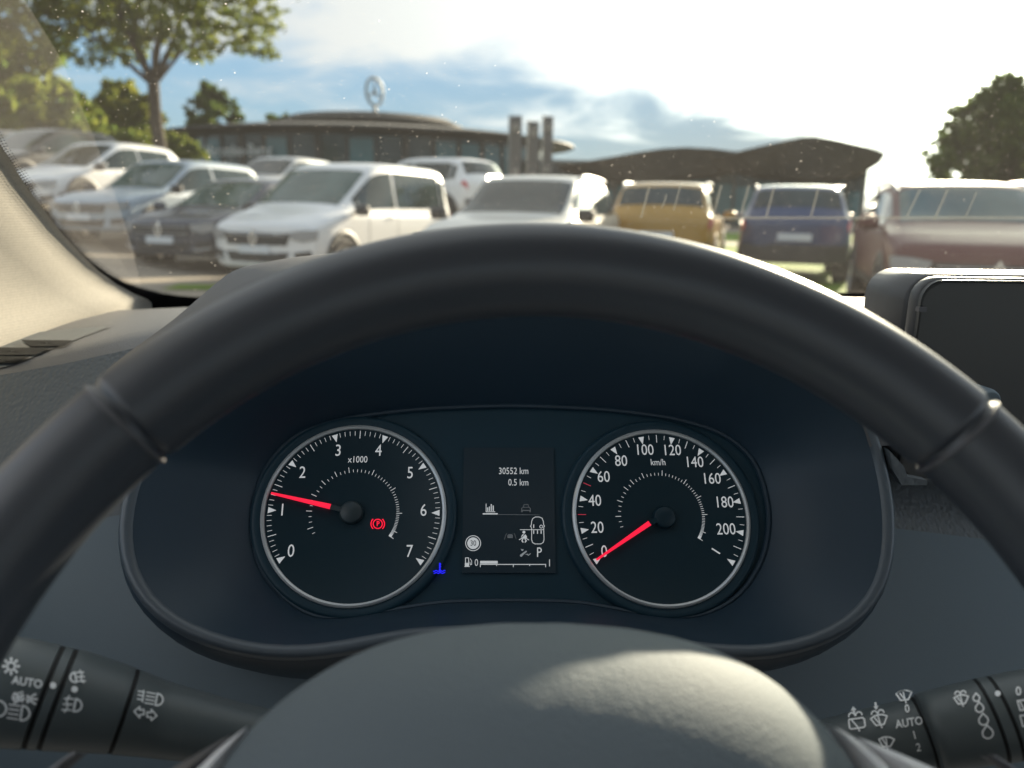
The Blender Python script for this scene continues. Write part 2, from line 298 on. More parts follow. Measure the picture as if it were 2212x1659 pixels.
def make_car(name, kind, L, W, H, paintm, loc, az, label, cat='car', rails=False, cladding=True, face='suv', rear=True, wheel_r=.34, clear=False, front=True, dz=0.):
    sh = CarShape(kind, L, W, H); root = empty(name, loc, -az); tag(root, label, cat, 'cars parked outside')
    b = MB(); us = np.linspace(0, sh.nk-1, 56); vs = np.linspace(0, 9, 28)
    rows = []
    for u in us:
        right = [sh.P(u, v, 1) for v in vs]; left = [sh.P(u, v, -1) for v in vs[::-1][1:-1]]
        rows.append(right+left)
    def cap(row, sg):
        zc = sum(p[2] for p in row)/len(row); out = []
        for q in (.75, .45, .15):
            out.append([A3(p[0]*q, sg*sh.h+sh.plan(p[0]*q, sg*sh.h), zc+(p[2]-zc)*q) for p in row])
        return out
    allr = cap(rows[0], -1)[::-1]+rows+cap(rows[-1], 1)
    b.grid(allr, cv=True)
    b.add(allr[0], [tuple(range(len(allr[0])))]); b.add(allr[-1], [tuple(range(len(allr[0])))])
    body = b.build('body', PAINT[paintm] if isinstance(paintm, str) else paintm, root, angle=50)
    def patch(nm, u0, u1, v0, v1, mt, sides=(1,), d=.006, nu=10, nv=6, par=None, wrap=False):
        for sd in sides:
            q = MB(); rr = []
            for u in np.linspace(u0, u1, nu):
                if wrap: r_ = [sh.off(u, v, d, 1) for v in np.linspace(v0, 9, nv)] + [sh.off(u, v, d, -1) for v in np.linspace(9, v0, nv)[1:]]
                else: r_ = [sh.off(u, v, d, sd) for v in np.linspace(v0, v1, nv)]
                rr.append(r_)
            q.grid(rr); q.build(nm, mt, par or root, angle=60)
    patch('windscreen', 6.10, 6.97, 6.45, 9, M['cargl_clear'] if clear else M['cargl'], wrap=True)
    patch('rear_window', *( (1.9, 2.9) if kind == 'van' else (2.12, 2.95)), 6.55, 9, M['cargl'], wrap=True)
    patch('side_window', 5.02, 6.55 if kind != 'van' else 6.62, 5.16, 5.86, M['cargl'], (1, -1), nu=12)
    patch('side_window', 3.75, 4.93, 5.16, 5.86, M['cargl'], (1, -1))
    if kind != 'hatch': patch('side_window', 3.05, 3.65, 5.2, 5.80, M['cargl'], (1, -1))
    if cladding: patch('sill_trim', 1.2, 9.2, 1.2, 2.7, M['blackpl'], (1, -1), .008, 26, 4)
    for sd in (1, -1):
        for u in (6.35, 4.98, 3.72):
            q = MB(); q.grid([[sh.off(u+du, v, .0035, sd) for v in np.linspace(2.3, 4.95, 12)] for du in (-.008, .008)]); q.build('door_gap', M['blackpl'], root)
        for u in (5.12, 3.9):
            q = MB(); p0, p1 = sh.off(u, 4.55, .022, sd), sh.off(u+.22, 4.55, .022, sd); q.tube([p0, p1], .014, 8); q.build('door_handle', PAINT[paintm], root)
    # front face
    wf = sh.W
    zg = {'van': .70, 'hatch': .60, 'suv': .74}[kind]+dz
    if front:
        q = MB(); plate_poly(q, sh, [(-wf*.62, zg+.07), (wf*.62, zg+.07), (wf*.55, zg-.10), (-wf*.55, zg-.10)], .014); g = q.build('grille', M['blackpl'], root)
        q = MB()
        for k in ((0,) if kind == 'van' else (0, 2)): plate_poly(q, sh, [(-wf*.55, zg+.045-k*.05), (wf*.55, zg+.045-k*.05), (wf*.55, zg+.03-k*.05), (-wf*.55, zg+.03-k*.05)], .020)
        q.build('grille_bar', M['wheelrim'], g)
        q = MB(); plate_poly(q, sh, [(-wf*.60, zg-.20), (wf*.60, zg-.20), (wf*.50, zg-.34), (-wf*.50, zg-.34)], .012); q.build('lower_intake', M['blackpl'], root)
        q = MB()
        o = [(0, .13), (.075, 0), (0, -.13), (-.075, 0)]; i_ = [(0, .075), (.035, 0), (0, -.075), (-.035, 0)]
        rows = [[sh.front(x, z+zg-.01, d) for x, z in oo] for oo, d in ((o, .0), (o, .034), (i_, .034), (i_, .0))]
        q.grid(rows, cv=True); q.build('emblem', M['emb'], root, smooth=False)
        q = MB(); plate_poly(q, sh, [(-.26, zg-.11), (.26, zg-.11), (.26, zg-.22), (-.26, zg-.22)], .030); q.build('number_plate', M['plate'], root)
        for sd in (1, -1):
            q = MB(); plate_poly(q, sh, [(sd*wf*.60, zg+.085), (sd*wf*.80, zg+.115), (sd*wf*.985, zg+.12), (sd*wf*.97, zg-.01), (sd*wf*.80, zg-.05), (sd*wf*.63, zg-.01)], .016); q.build('headlight', M['lamp'], root)
            q = MB(); plate_poly(q, sh, [(sd*wf*.66, zg-.20), (sd*wf*.90, zg-.17), (sd*wf*.92, zg-.29), (sd*wf*.70, zg-.32)], .014); fg = q.build('fog_lamp_recess', M['blackpl'], root)
            q = MB(); plate_poly(q, sh, [(sd*wf*.64, zg-.30), (sd*wf*.92, zg-.27), (sd*wf*.92, zg-.30), (sd*wf*.66, zg-.34)], .022); q.build('fog_lamp_trim', M['lamp'], fg)
    if rear:
        zt = 1.02 if kind == 'van' else .98
        for sd in (1, -1):
            q = MB(); rr = [[sh.off(u, v, .012, sd) for v in np.linspace(4.25, 5.3, 5)] for u in np.linspace(.15, 1.75, 7)]; q.grid(rr); q.build('tail_light', M['tail'], root)
        q = MB(); plate_poly(q, sh, [(-wf*.96, .66), (wf*.96, .66), (wf*.92, .36), (-wf*.92, .36)], .02, -1); q.build('bumper_trim', M['blackpl'], root)
        q = MB(); plate_poly(q, sh, [(-.27, .84), (.27, .84), (.27, .72), (-.27, .72)], .02, -1); q.build('number_plate', M['plate'], root)
    # mirrors
    for sd in (1, -1):
        q = MB(); c = A3(sd*(wf+.11), 1.02 if kind != 'van' else 1.12, 1.10 if kind != 'hatch' else 1.02)
        rows = []
        for k, s_ in ((-.07, .55), (-.055, .95), (0., 1.), (.05, .85), (.085, .45)):
            rows.append([c+A3(.115*s_*math.copysign(abs(math.cos(a))**.6, math.cos(a)), k, .085*s_*math.copysign(abs(math.sin(a))**.6, math.sin(a))) for a in np.linspace(0, 2*math.pi, 14, endpoint=False)])
        q.grid(rows, cv=True); q.add(rows[0], [tuple(range(14))]); q.add(rows[-1], [tuple(range(14))])
        q.box(c+A3(-sd*.10, .03, -.05), (.06, .025, .02)); q.build('mirror', M['blackpl'] if paintm in ('white', 'silver', 'sand', 'bluegrey', 'grey') else PAINT[paintm], root)
    if rails:
        for sd in (1, -1):
            q = MB(); pts = [sh.off(u, 6.35, .05 if .15 < t < .85 else .0, sd) for t, u in ((t, 3.4+t*2.6) for t in np.linspace(0, 1, 12))]
            q.tube(pts, .022, 8); q.build('roof_rail', M['railm'], root)
    # wheels
    for sd in (1, -1):
        for wy in (sh.h-.88, -sh.h+.82):
            q = MB(); n = 28; xw = sd*(wf-.005); arch = wheel_r+.07
            pts = [(math.cos(a)*arch, math.sin(a)*arch) for a in np.linspace(-.35, math.pi+.35, n)]
            rows = []
            for s_, dx in ((1.16, .006), (1.10, .022), (1.0, .022), (.99, .010), (.0, .010)):
                rows.append([A3(xw+sd*dx+0*c, wy+c*s_, max(wheel_r+e*s_, .2)) for c, e in pts])
            q.grid(rows); q.build('wheel_arch', M['blackpl'], root)
            q = MB(); prof = [(wheel_r*.62, .0), (wheel_r*.66, .045), (wheel_r*.93, .055), (wheel_r, .03), (wheel_r, -.15), (wheel_r*.9, -.19), (wheel_r*.5, -.19)]
            q.grid([[A3(xw+sd*(dx-.02), wy+r*math.cos(a), wheel_r+r*math.sin(a)) for a in np.linspace(0, 2*math.pi, 30, endpoint=False)] for r, dx in prof], cv=True)
            w_ = q.build('wheel', M['tyre'], root)
            q = MB(); prof = [(wheel_r*.64, .02), (wheel_r*.58, .0), (wheel_r*.56, -.05)]
            q.grid([[A3(xw+sd*(dx+.01), wy+r*math.cos(a), wheel_r+r*math.sin(a)) for a in np.linspace(0, 2*math.pi, 30, endpoint=False)] for r, dx in prof], cv=True)
            for k in range(5):
                a = k*2*math.pi/5+.3; ca, sa = math.cos(a), math.sin(a)
                ax = np.array([[1., 0, 0], [0, ca, sa], [0, -sa, ca]])
                q.box((xw+sd*.012, wy+ca*wheel_r*.32, wheel_r+sa*wheel_r*.32), (.012, wheel_r*.28, .03), ax)
            q.box((xw+sd*.012, wy, wheel_r), (.016, .06, .06)); q.build('rim', M['wheelrim'], w_)
    return root

def car_at(x, y): return (x, y, gz(x, y))
PHI = rad(201.5)
def from_front(fx, fy, L): return car_at(fx+L/2*math.sin(PHI-math.pi), fy+L/2*math.cos(PHI-math.pi))
E0 = A3(-2.93, 11.66); RS = A3(-2.0, 1.65)
def slot(t): p = E0+RS*t; return p[0], p[1]
make_car('parked_car', 'hatch', 4.5, 1.80, 1.52, 'grey', from_front(*slot(5.1), 4.5), PHI, 'grey car farthest left, mostly cut off by the black windscreen border')
make_car('parked_car', 'hatch', 4.5, 1.82, 1.60, 'dark', from_front(*slot(4.0), 4.5), PHI, 'dark car with pale roof edge, third to the left of the navy car')
make_car('parked_car', 'hatch', 4.5, 1.82, 1.60, 'white', from_front(*slot(3.0), 4.5), PHI, 'white car with low bonnet, second to the left of the navy car')
make_car('parked_car', 'suv', 4.7, 1.86, 1.70, 'bluegrey', from_front(*slot(2.0), 4.7), PHI, 'pale blue grey estate directly left of the navy car', clear=True, cladding=False)
make_car('parked_car', 'suv', 4.45, 1.84, 1.62, 'navy', from_front(*slot(1.0), 4.45), PHI, 'navy car with chrome diamond on its grille left of the white van', clear=True)
make_car('parked_van', 'van', 4.62, 1.88, 1.85, 'white', from_front(-2.86, 11.6, 4.62), PHI+rad(4), 'white van with black grille and chrome diamond right of the navy car', 'van', clear=True, cladding=False)
make_car('parked_car', 'suv', 4.55, 1.80, 1.64, 'sand', from_front(.12, 9.3, 4.55), PHI, 'pale silver car with roof rails right of the white van, sunlit flank', rails=True, cladding=False)
make_car('parked_car', 'suv', 4.6, 1.86, 1.66, 'white', car_at(-1.05, 21.5), rad(-50), 'white car with red tail lamp peeping over the rear of the white van', cladding=False)
make_car('parked_car', 'suv', 4.6, 1.85, 1.66, 'silver', car_at(-5.2, 23.3), PHI, 'silver roofed car mostly hidden behind the left end of the white van')
make_car('parked_car', 'suv', 4.34, 1.80, 1.66, 'gold', car_at(3.92, 15.0), rad(21), 'golden yellow car seen from behind with white number plate', rails=True)
make_car('parked_car', 'suv', 4.34, 1.80, 1.66, 'blue', car_at(6.28, 15.0), rad(22), 'blue car seen from behind between the golden car and the maroon car', rails=True)
make_car('parked_car', 'suv', 4.5, 1.84, 1.58, 'maroon', from_front(4.95, 7.1, 4.5), PHI, 'maroon car facing us at the right edge above the touchscreen', rails=True, clear=True, dz=-.07)

#MARK_BUILDINGS
M['roofdark'] = mat('roof_sheet', (.03, .034, .036), .7, .3, var=(.3, (.04, .042, .042)))
M['facade'] = mat('facade_glass_dark', (.030, .048, .055), .15, .4, var=(.22, (.055, .085, .092), .3, .7))
M['pane'] = mat('window_pane', (.06, .16, .19), .15, .5)
M['column'] = mat('column_grey', (.06, .065, .065), .6, .3)
M['letters'] = mat('letters_grey', (.60, .63, .64), .5, .4)
M['steel'] = mat('sign_steel', (.26, .28, .275), .45, .5)
M['flag'] = mat('flag_cloth', (.13, .128, .128), .85, .2)
M['flaglogo'] = mat('flag_logo', (.46, .44, .40), .8, .2)
M['timber'] = mat('shell_roof', (.05, .046, .038), .8, .3, var=(.5, (.07, .062, .05)))
def text_mesh(s, size=1., sx=1., bold=0.):
    cu = bpy.data.curves.new('t', 'FONT'); cu.body = s; cu.size = size; cu.align_x = 'CENTER'; cu.align_y = 'CENTER'; cu.resolution_u = 3; cu.offset = bold
    o = bpy.data.objects.new('t', cu); me = bpy.data.meshes.new_from_object(o)
    vs = [(v.co.x*sx, v.co.y) for v in me.vertices]; fs = [tuple(p.vertices) for p in me.polygons]
    bpy.data.objects.remove(o); bpy.data.curves.remove(cu); bpy.data.meshes.remove(me); return vs, fs

bc = at_r(803, 330, 100); bc[2] = 0; BR = 20.8                      # round dealership, centre and eaves radius
show = empty('dealership_building', tuple(bc)); tag(show, 'round glass showroom with flat dark overhanging roof beyond the car park', 'building')
def disc(name, prof, mt, parent, n=72, sy=1.):
    b = MB(); b.grid([[A3(r*math.cos(a), r*math.sin(a)*sy, z) for a in np.linspace(0, 2*math.pi, n, endpoint=False)] for r, z in prof], cv=True); return b.build(name, mt, parent)
disc('roof', [(.1, 9.3), (14, 9.2), (20, 8.75), (24.2, 8.15), (24.25, 8.0), (22.5, 7.75), (21, 7.6), (.1, 7.5)], M['roofdark'], show)
disc('upper_roof', [(.1, 11.4), (5.5, 11.35), (9.5, 10.9), (11.0, 10.2), (11.0, 9.9), (10.4, 9.6), (10.4, 8.2)], M['timber'], show)
wall = disc('wall', [(21, -.4), (21, 7.65)], M['facade'], show)
for a in np.arange(-165, 0, 7.5):
    ca, sa = math.cos(rad(a)), math.sin(rad(a)); ax = np.array([[-sa, ca, 0], [ca, sa, 0], [0, 0, 1.]])
    k = int(round((a+165)/7.5))
    MB().box((21.1*ca, 21.1*sa, 3.6), (.10 if k % 3 else .30, .10, 3.9), ax).build('column', M['column'], show, smooth=False)
    if k % 3 == 1 or k in (14, 15, 17, 18):
        a2 = rad(a+3.75); c2, s2 = math.cos(a2), math.sin(a2); ax2 = np.array([[-s2, c2, 0], [c2, s2, 0], [0, 0, 1.]])
        MB().box((21.03*c2, 21.03*s2, 3.9), (1.1, .06, 3.3), ax2).build('window', M['pane'], show, smooth=False)
tv, tf = text_mesh('Mercedes-Benz', 1.5, .95, .02); b = MB()
vs = []
for x, z in tv:
    a = rad(-121)+x/21.6; vs.append((21.6*math.cos(a), 21.6*math.sin(a), 6.0+z))
b.add(vs, tf); b.build('lettering', M['letters'], show, smooth=False)
sgn = empty('roof_star_sign', tuple(bc+A3(.8, -3.0, 11.2)), rad(58)); tag(sgn, 'three pointed star in a ring turning above the round showroom roof', 'sign')
b = MB(); b.tube([A3(1.5*math.cos(a), 0, 2.55+1.5*math.sin(a)) for a in np.linspace(0, 2*math.pi, 40, endpoint=False)], .17, 10, closed=True); b.build('ring', M['steel'], sgn)
b = MB()
o = []
for k in range(3):
    a = math.pi/2+k*2*math.pi/3; o += [(1.48*math.cos(a), 1.48*math.sin(a)), (.24*math.cos(a+math.pi/3), .26*math.sin(a+math.pi/3))]
front = [A3(x, -.04, 2.55+z) for x, z in o]; back = [A3(x, .04, 2.55+z) for x, z in o]
b.add(front+back+[A3(0, -.22, 2.55), A3(0, .22, 2.55)], [(i, (i+1) % 6, 12) for i in range(6)]+[(6+(i+1) % 6, 6+i, 13) for i in range(6)]+[(i, (i+1) % 6, 6+(i+1) % 6, 6+i) for i in range(6)]); b.build('star', M['steel'], sgn, smooth=False)
b = MB(); b.tube([(0, 0, 0), (0, 0, 1.06)], [.28, .2], 12); b.build('post', M['steel'], sgn)
b = MB(); b.tube([(0, 0, -.1), (0, 0, .25)], [.9, .5], 16); b.build('base', M['roofdark'], sgn)

for i, (pxc, pyt, lab) in enumerate(((1115, 250, 'leftmost of the three grey flag banners before the round showroom'), (1153, 262, 'middle and shortest of the three grey flag banners before the round showroom'), (1185, 251, 'rightmost of the three grey flag banners before the round showroom'))):
    p = at_r(pxc, pyt, 55+i*1.4); h = p[2]; base = A3(p[0], p[1], gz(p[0], p[1])); fl = empty('flag_banner', tuple(base), rad(-4+4*i)); tag(fl, lab, 'flag', 'flag banners in front of the showroom')
    H_ = h-base[2]; w = .80-.05*i
    b = MB(); b.tube([(-w/2-.05, 0, 0), (-w/2-.05, 0, H_+.05)], .045, 8); b.build('pole', M['steel'], fl)
    b = MB(); rows = [[A3(-w/2+w*t, .05*math.sin(t*5+z*1.3+i)*t, z) for t in np.linspace(0, 1, 7)] for z in np.linspace(H_-5.4, H_, 14)]
    b.grid(rows); cl = b.build('cloth', M['flag'], fl)
    sol = cl.modifiers.new('thick', 'SOLIDIFY'); sol.thickness = .012
    b = MB()
    for zc_ in (H_-.75, H_-3.6):
        b.tube([A3(.22*math.cos(a), -.09, zc_+.22*math.sin(a)) for a in np.linspace(0, 2*math.pi, 20, endpoint=False)], .035, 6, closed=True)
        for k in range(3):
            a = math.pi/2+k*2*math.pi/3; b.tube([A3(0, -.09, zc_), A3(.2*math.cos(a), -.09, zc_+.2*math.sin(a))], [.06, .02], 6)
    b.build('star_emblem', M['flaglogo'], fl)

# two shell roofed halls on the right
def shell_hall(name, label, pts_px, r0, r1, depth, n=26):
    """pts_px: roof line from left to right; the eaves run from distance r0 to r1"""
    root = empty(name); tag(root, label, 'building')
    k = len(pts_px); ridge = []
    for i, (x, y) in enumerate(pts_px):
        t = i/(k-1); ridge.append(at_r(x, y, r0+(r1-r0)*t))
    away = A3(.35, 1., 0); away /= np.linalg.norm(away)
    b = MB(); rows = []
    for dd, dz in ((1.6, -1.), (0, -.12), (0, 0), (depth*.25, .06), (depth, -.1), (depth, -.8), (3.0, -1.1)):
        rows.append([p+away*dd+A3(0, 0, dz*(1. if dz > -.5 else .45+2.0*math.sin(math.pi*min(1, i/(k-1)*1.02+.0)))) for i, p in enumerate(ridge)])
    b.grid(rows, cu=True); b.build('roof', M['timber'], root)
    b = MB(); rows = [[p+away*3.2+A3(0, 0, -.9) for p in ridge[1:-1]], [A3(p[0], p[1], -.4)+away*3.2 for p in ridge[1:-1]]]
    b.grid(rows); w_ = b.build('wall', M['facade'], root)
    for i in range(1, k-2):
        p, p2 = ridge[i], ridge[i+1]; lo = max(.5, min(p[2], p2[2])*.18); hi = min(p[2], p2[2])-2.2
        if hi-lo < .8: continue
        A_, B_ = p+away*3.1, p2+away*3.1; MB().add([A3(A_[0]*.95+B_[0]*.05, A_[1]*.95+B_[1]*.05, lo), A3(A_[0]*.05+B_[0]*.95, A_[1]*.05+B_[1]*.95, lo), A3(A_[0]*.05+B_[0]*.95, A_[1]*.05+B_[1]*.95, hi), A3(A_[0]*.95+B_[0]*.05, A_[1]*.95+B_[1]*.05, hi)], [(0, 1, 2, 3)]).build('window', M['pane'], root, smooth=False)
    for p in ridge[1:-1]:
        q = p+away*2.6; MB().box((q[0], q[1], (p[2]-.7)/2-.2), (.09, .09, (p[2]-.5)/2+.1)).build('column', M['column'], root, smooth=False)
    return root
shell_hall('shell_hall', 'lower dark hall with curved shell roof left of the larger hall', [(1205, 356), (1260, 349), (1320, 339), (1380, 328), (1430, 321), (1480, 318), (1540, 321), (1595, 328), (1640, 333)], 70, 62, 14)
shell_hall('shell_hall', 'larger dark hall with peaked shell roof ending beside the right tree', [(1540, 336), (1590, 328), (1640, 316), (1700, 303), (1735, 296), (1760, 295), (1800, 301), (1850, 312), (1890, 322), (1912, 331)], 58, 48, 14)
low = empty('low_hall'); tag(low, 'low grey flat roofed hall between the round showroom and shell roofed hall', 'building')
a_, c_ = at_r(1200, 356, 95), at_r(1330, 352, 85); MB().box(((a_+c_)/2-A3(0, 0, 2.2)), (6.5, 3, 2.2)).build('wall', M['column'], low, smooth=False)
MB().box(((a_+c_)/2+A3(0, 0, .1)), (6.7, 3.2, .12)).build('roof', M['steel'], low, smooth=False)

#MARK_TREES
def leafmat(name, c1, c2, trans=.55):
    mt = bpy.data.materials.new(name); mt.use_nodes = True; nt = mt.node_tree; nt.nodes.clear(); n = nt.nodes.new; l = nt.links.new
    out = n('ShaderNodeOutputMaterial'); ms = n('ShaderNodeMixShader'); d = n('ShaderNodeBsdfDiffuse'); t = n('ShaderNodeBsdfTranslucent')
    g = n('ShaderNodeNewGeometry'); mx = n('ShaderNodeMix'); mx.data_type = 'RGBA'; mx.inputs[6].default_value = (*c1, 1); mx.inputs[7].default_value = (*c2, 1)
    l(g.outputs['Random Per Island'], mx.inputs[0]); l(mx.outputs[2], d.inputs[0]); l(mx.outputs[2], t.inputs[0]); ms.inputs[0].default_value = trans
    l(d.outputs[0], ms.inputs[1]); l(t.outputs[0], ms.inputs[2]); l(ms.outputs[0], out.inputs[0]); return mt
M['bark'] = mat('bark', (.055, .045, .036), .9, .2, bump=('noise', 8, .8, .04), var=(3, (.09, .075, .06)))
M['leaf_big'] = leafmat('leaf_big', (.07, .11, .022), (.20, .22, .03))
M['leaf_dark'] = leafmat('leaf_dark', (.05, .085, .025), (.11, .15, .03))
M['leaf_autumn'] = leafmat('leaf_autumn', (.085, .135, .028), (.17, .185, .035))
M['leaf_mid'] = leafmat('leaf_mid', (.08, .115, .025), (.20, .20, .03))
def leaves(b, centres, radii, n, size, squash=.75, shell=.55, clumps=16):
    cc2, rr2 = [], []
    for c0, r0 in zip(centres, radii):
        for _ in range(clumps):
            d0 = rng.normal(size=3); d0 /= np.linalg.norm(d0); cc2.append(c0+d0*np.array([1, 1, squash])*r0*(.35+.72*rng.random()**.6)); rr2.append(r0*(.17+.15*rng.random()))
    centres, radii, shell = cc2, rr2, .0
    C_ = np.asarray(centres); R_ = np.asarray(radii); w = R_**2; w = w/w.sum(); idx = rng.choice(len(C_), n, p=w)
    d = rng.normal(size=(n, 3)); d /= np.linalg.norm(d, axis=1)[:, None]; rr = R_[idx]*(shell+(1-shell)*rng.random(n))**.8
    P = C_[idx]+d*(rr*(1+.35*np.sin(d[:, 0]*5+C_[idx][:, 0]*3)*np.cos(d[:, 2]*6+idx*1.7)))[:, None]*np.array([1, 1, squash])+rng.normal(size=(n, 3))*(R_[idx]*.13)[:, None]
    a = rng.normal(size=(n, 3)); a /= np.linalg.norm(a, axis=1)[:, None]; c = np.cross(a, rng.normal(size=(n, 3))); c /= np.linalg.norm(c, axis=1)[:, None]
    s = size*(.6+.8*rng.random(n))[:, None]
    V = np.stack([P-a*s, P+c*s*.55, P+a*s, P-c*s*.55], 1).reshape(-1, 3)
    o = len(b.v); b.v += [tuple(v) for v in V.tolist()]; b.f += [(o+4*i, o+4*i+1, o+4*i+2, o+4*i+3) for i in range(n)]; b.mi += [0]*n
def tree(name, label, base, trunk_h, trunk_r, blobs, n, size, lm, limbs=(), fork=None, group=None, squash=.75):
    root = empty(name, tuple(base)); tag(root, label, 'tree', group)
    b = MB(); base = A3(*base)
    top = A3(*(fork if fork is not None else base+A3(0, 0, trunk_h)))-base
    b.tube([A3(0, 0, -.3), top*.35+A3(.03, 0, 0), top*.7+A3(-.03, 0, 0), top], [trunk_r*1.25, trunk_r, trunk_r*.92, trunk_r*.85], 10)
    for e, r in limbs:
        e = A3(*e)-base; mid = (top+e)/2+rng.normal(size=3)*.12; b.tube([top-A3(0, 0, .15), mid, e], [trunk_r*r, trunk_r*r*.7, trunk_r*r*.35], 7)
        for k in range(2):
            f_ = e+rng.normal(size=3)*.7+A3(0, 0, .5); b.tube([mid*.4+e*.6, f_], [trunk_r*r*.4, trunk_r*.08], 5)
    b.build('trunk', M['bark'], root)
    c = MB(); leaves(c, [A3(*p[:3])-base for p in blobs], [p[3] for p in blobs], n, size, squash, clumps=34 if n > 15500 else 16); c.build('crown', lm, root, smooth=False)
    return root
# the big tree at the upper left
D_ = 24.
tb = at_r(346, 330, D_); tb[2] = gz(tb[0], tb[1]); tf_ = at_r(331, 172, D_)
bl = []
for x, y, r, dd in ((60, 60, 1.0, 0), (150, 30, 1.1, .5), (120, 85, .7, -1), (230, 60, 1.2, 1), (235, 120, .55, -.5), (300, 20, 1.2, -.5), (320, 95, .75, .5), (380, 50, 1.1, 0), (420, 95, .65, -.7), (460, 20, 1.1, .6),
                    (500, 80, .75, 0), (560, 60, .65, -.4), (575, 110, .38, 0), (560, 15, .7, .4), (40, 10, 1.1, 0), (-60, 40, 1.2, 0), (100, -60, 1.5, 0), (240, -90, 1.8, 0), (400, -90, 1.8, 0), (540, -60, 1.1, 0), (320, -200, 2.0, 0), (440, 120, .4, .3), (180, 130, .3, 0)):
    p = at_r(x, y, D_+dd); bl.append((*p, r))
lim = [(at_r(x, y, D_+d), r) for x, y, d, r in ((180, 60, .3, .45), (250, 20, -.4, .55), (300, -40, .4, .6), (345, 60, -.6, .45), (400, 20, .2, .65), (470, 60, -.3, .4), (360, -60, .5, .55))]
tree('maple_tree', 'large tree with forked trunk standing behind the parked cars', tb, 2, .17, bl, 15600, .085, M['leaf_big'], lim, tf_, squash=.62)
def px_tree(name, label, spec, D, n, size, lm, base_px, group='trees beyond the car park', tr=.2, squash=.8):
    bl = [(*at_r(x, y, D+random.uniform(-1, 1)*r), r) for x, y, r in spec]; b0 = at_r(base_px[0], base_px[1], D); b0[2] = gz(b0[0], b0[1])-.2
    zmax = max(p[2] for p in bl)
    top = A3(b0[0], b0[1], b0[2]*.3+zmax*.7); lim = [((p[0], p[1], p[2]), .5) for p in bl[::2]]
    return tree(name, label, b0, 3, tr, bl, n, size, lm, lim, top-A3(0, 0, 1.), group, squash)
px_tree('broadleaf_tree', 'tall yellowing tree at the far left edge', [(-40, 130, 3.2), (30, 130, 1.8), (70, 160, 1.7), (20, 220, 2.2), (110, 210, 1.6), (130, 260, 1.5), (60, 280, 2.0), (165, 250, 1.1), (170, 300, 1.3), (-60, 250, 3)], 46, 5200, .32, M['leaf_autumn'], (60, 340))
px_tree('broadleaf_tree', 'round green tree directly left of the forked trunk', [(265, 225, 1.9), (230, 245, 1.3), (300, 245, 1.5), (270, 205, 1.2), (285, 275, 1.6), (225, 275, 1.1), (320, 285, .9)], 60, 3000, .34, M['leaf_mid'], (270, 330))
px_tree('broadleaf_tree', 'narrow green tree between the forked trunk and showroom roof', [(455, 215, 1.7), (450, 190, 1.0), (430, 235, 1.5), (490, 225, 1.2), (460, 255, 2.0), (505, 255, 1.0), (420, 270, 1.2), (500, 285, 1.4)], 105, 2600, .45, M['leaf_dark'], (455, 320), tr=.3)
px_tree('broadleaf_tree', 'small dark tree top showing over the left showroom roof', [(600, 262, 1.5), (585, 258, .8), (620, 262, .9), (600, 280, 2)], 125, 800, .4, M['leaf_dark'], (600, 320), tr=.3)
px_tree('hedge_bush', 'yellow green bushes under the round tree', [(200, 300, 1.2), (240, 310, 1.1), (180, 320, 1.2), (280, 315, 1.0), (310, 310, 1.0), (220, 330, 1.2), (260, 335, 1.2)], 54, 2600, .25, M['leaf_autumn'], (230, 340), tr=.06)
px_tree('hedge_bush', 'yellow green bushes right of the forked trunk', [(380, 310, .9), (400, 320, 1.0), (360, 320, .9), (415, 330, .8), (385, 335, 1.1)], 58, 1500, .25, M['leaf_autumn'], (385, 340), tr=.06)
px_tree('broadleaf_tree', 'dense dark tree at the right edge beyond the maroon car', [(2110, 330, 1.7), (2060, 330, 1.1), (2150, 260, 1.5), (2100, 265, 1.1), (2165, 195, .8), (2190, 215, 1.3), (2040, 355, .7), (2200, 310, 2.0), (2260, 250, 2.2), (2110, 375, 1.3), (2180, 380, 1.6), (2240, 360, 2.)], 40, 16000, .15, M['leaf_dark'], (2180, 400))

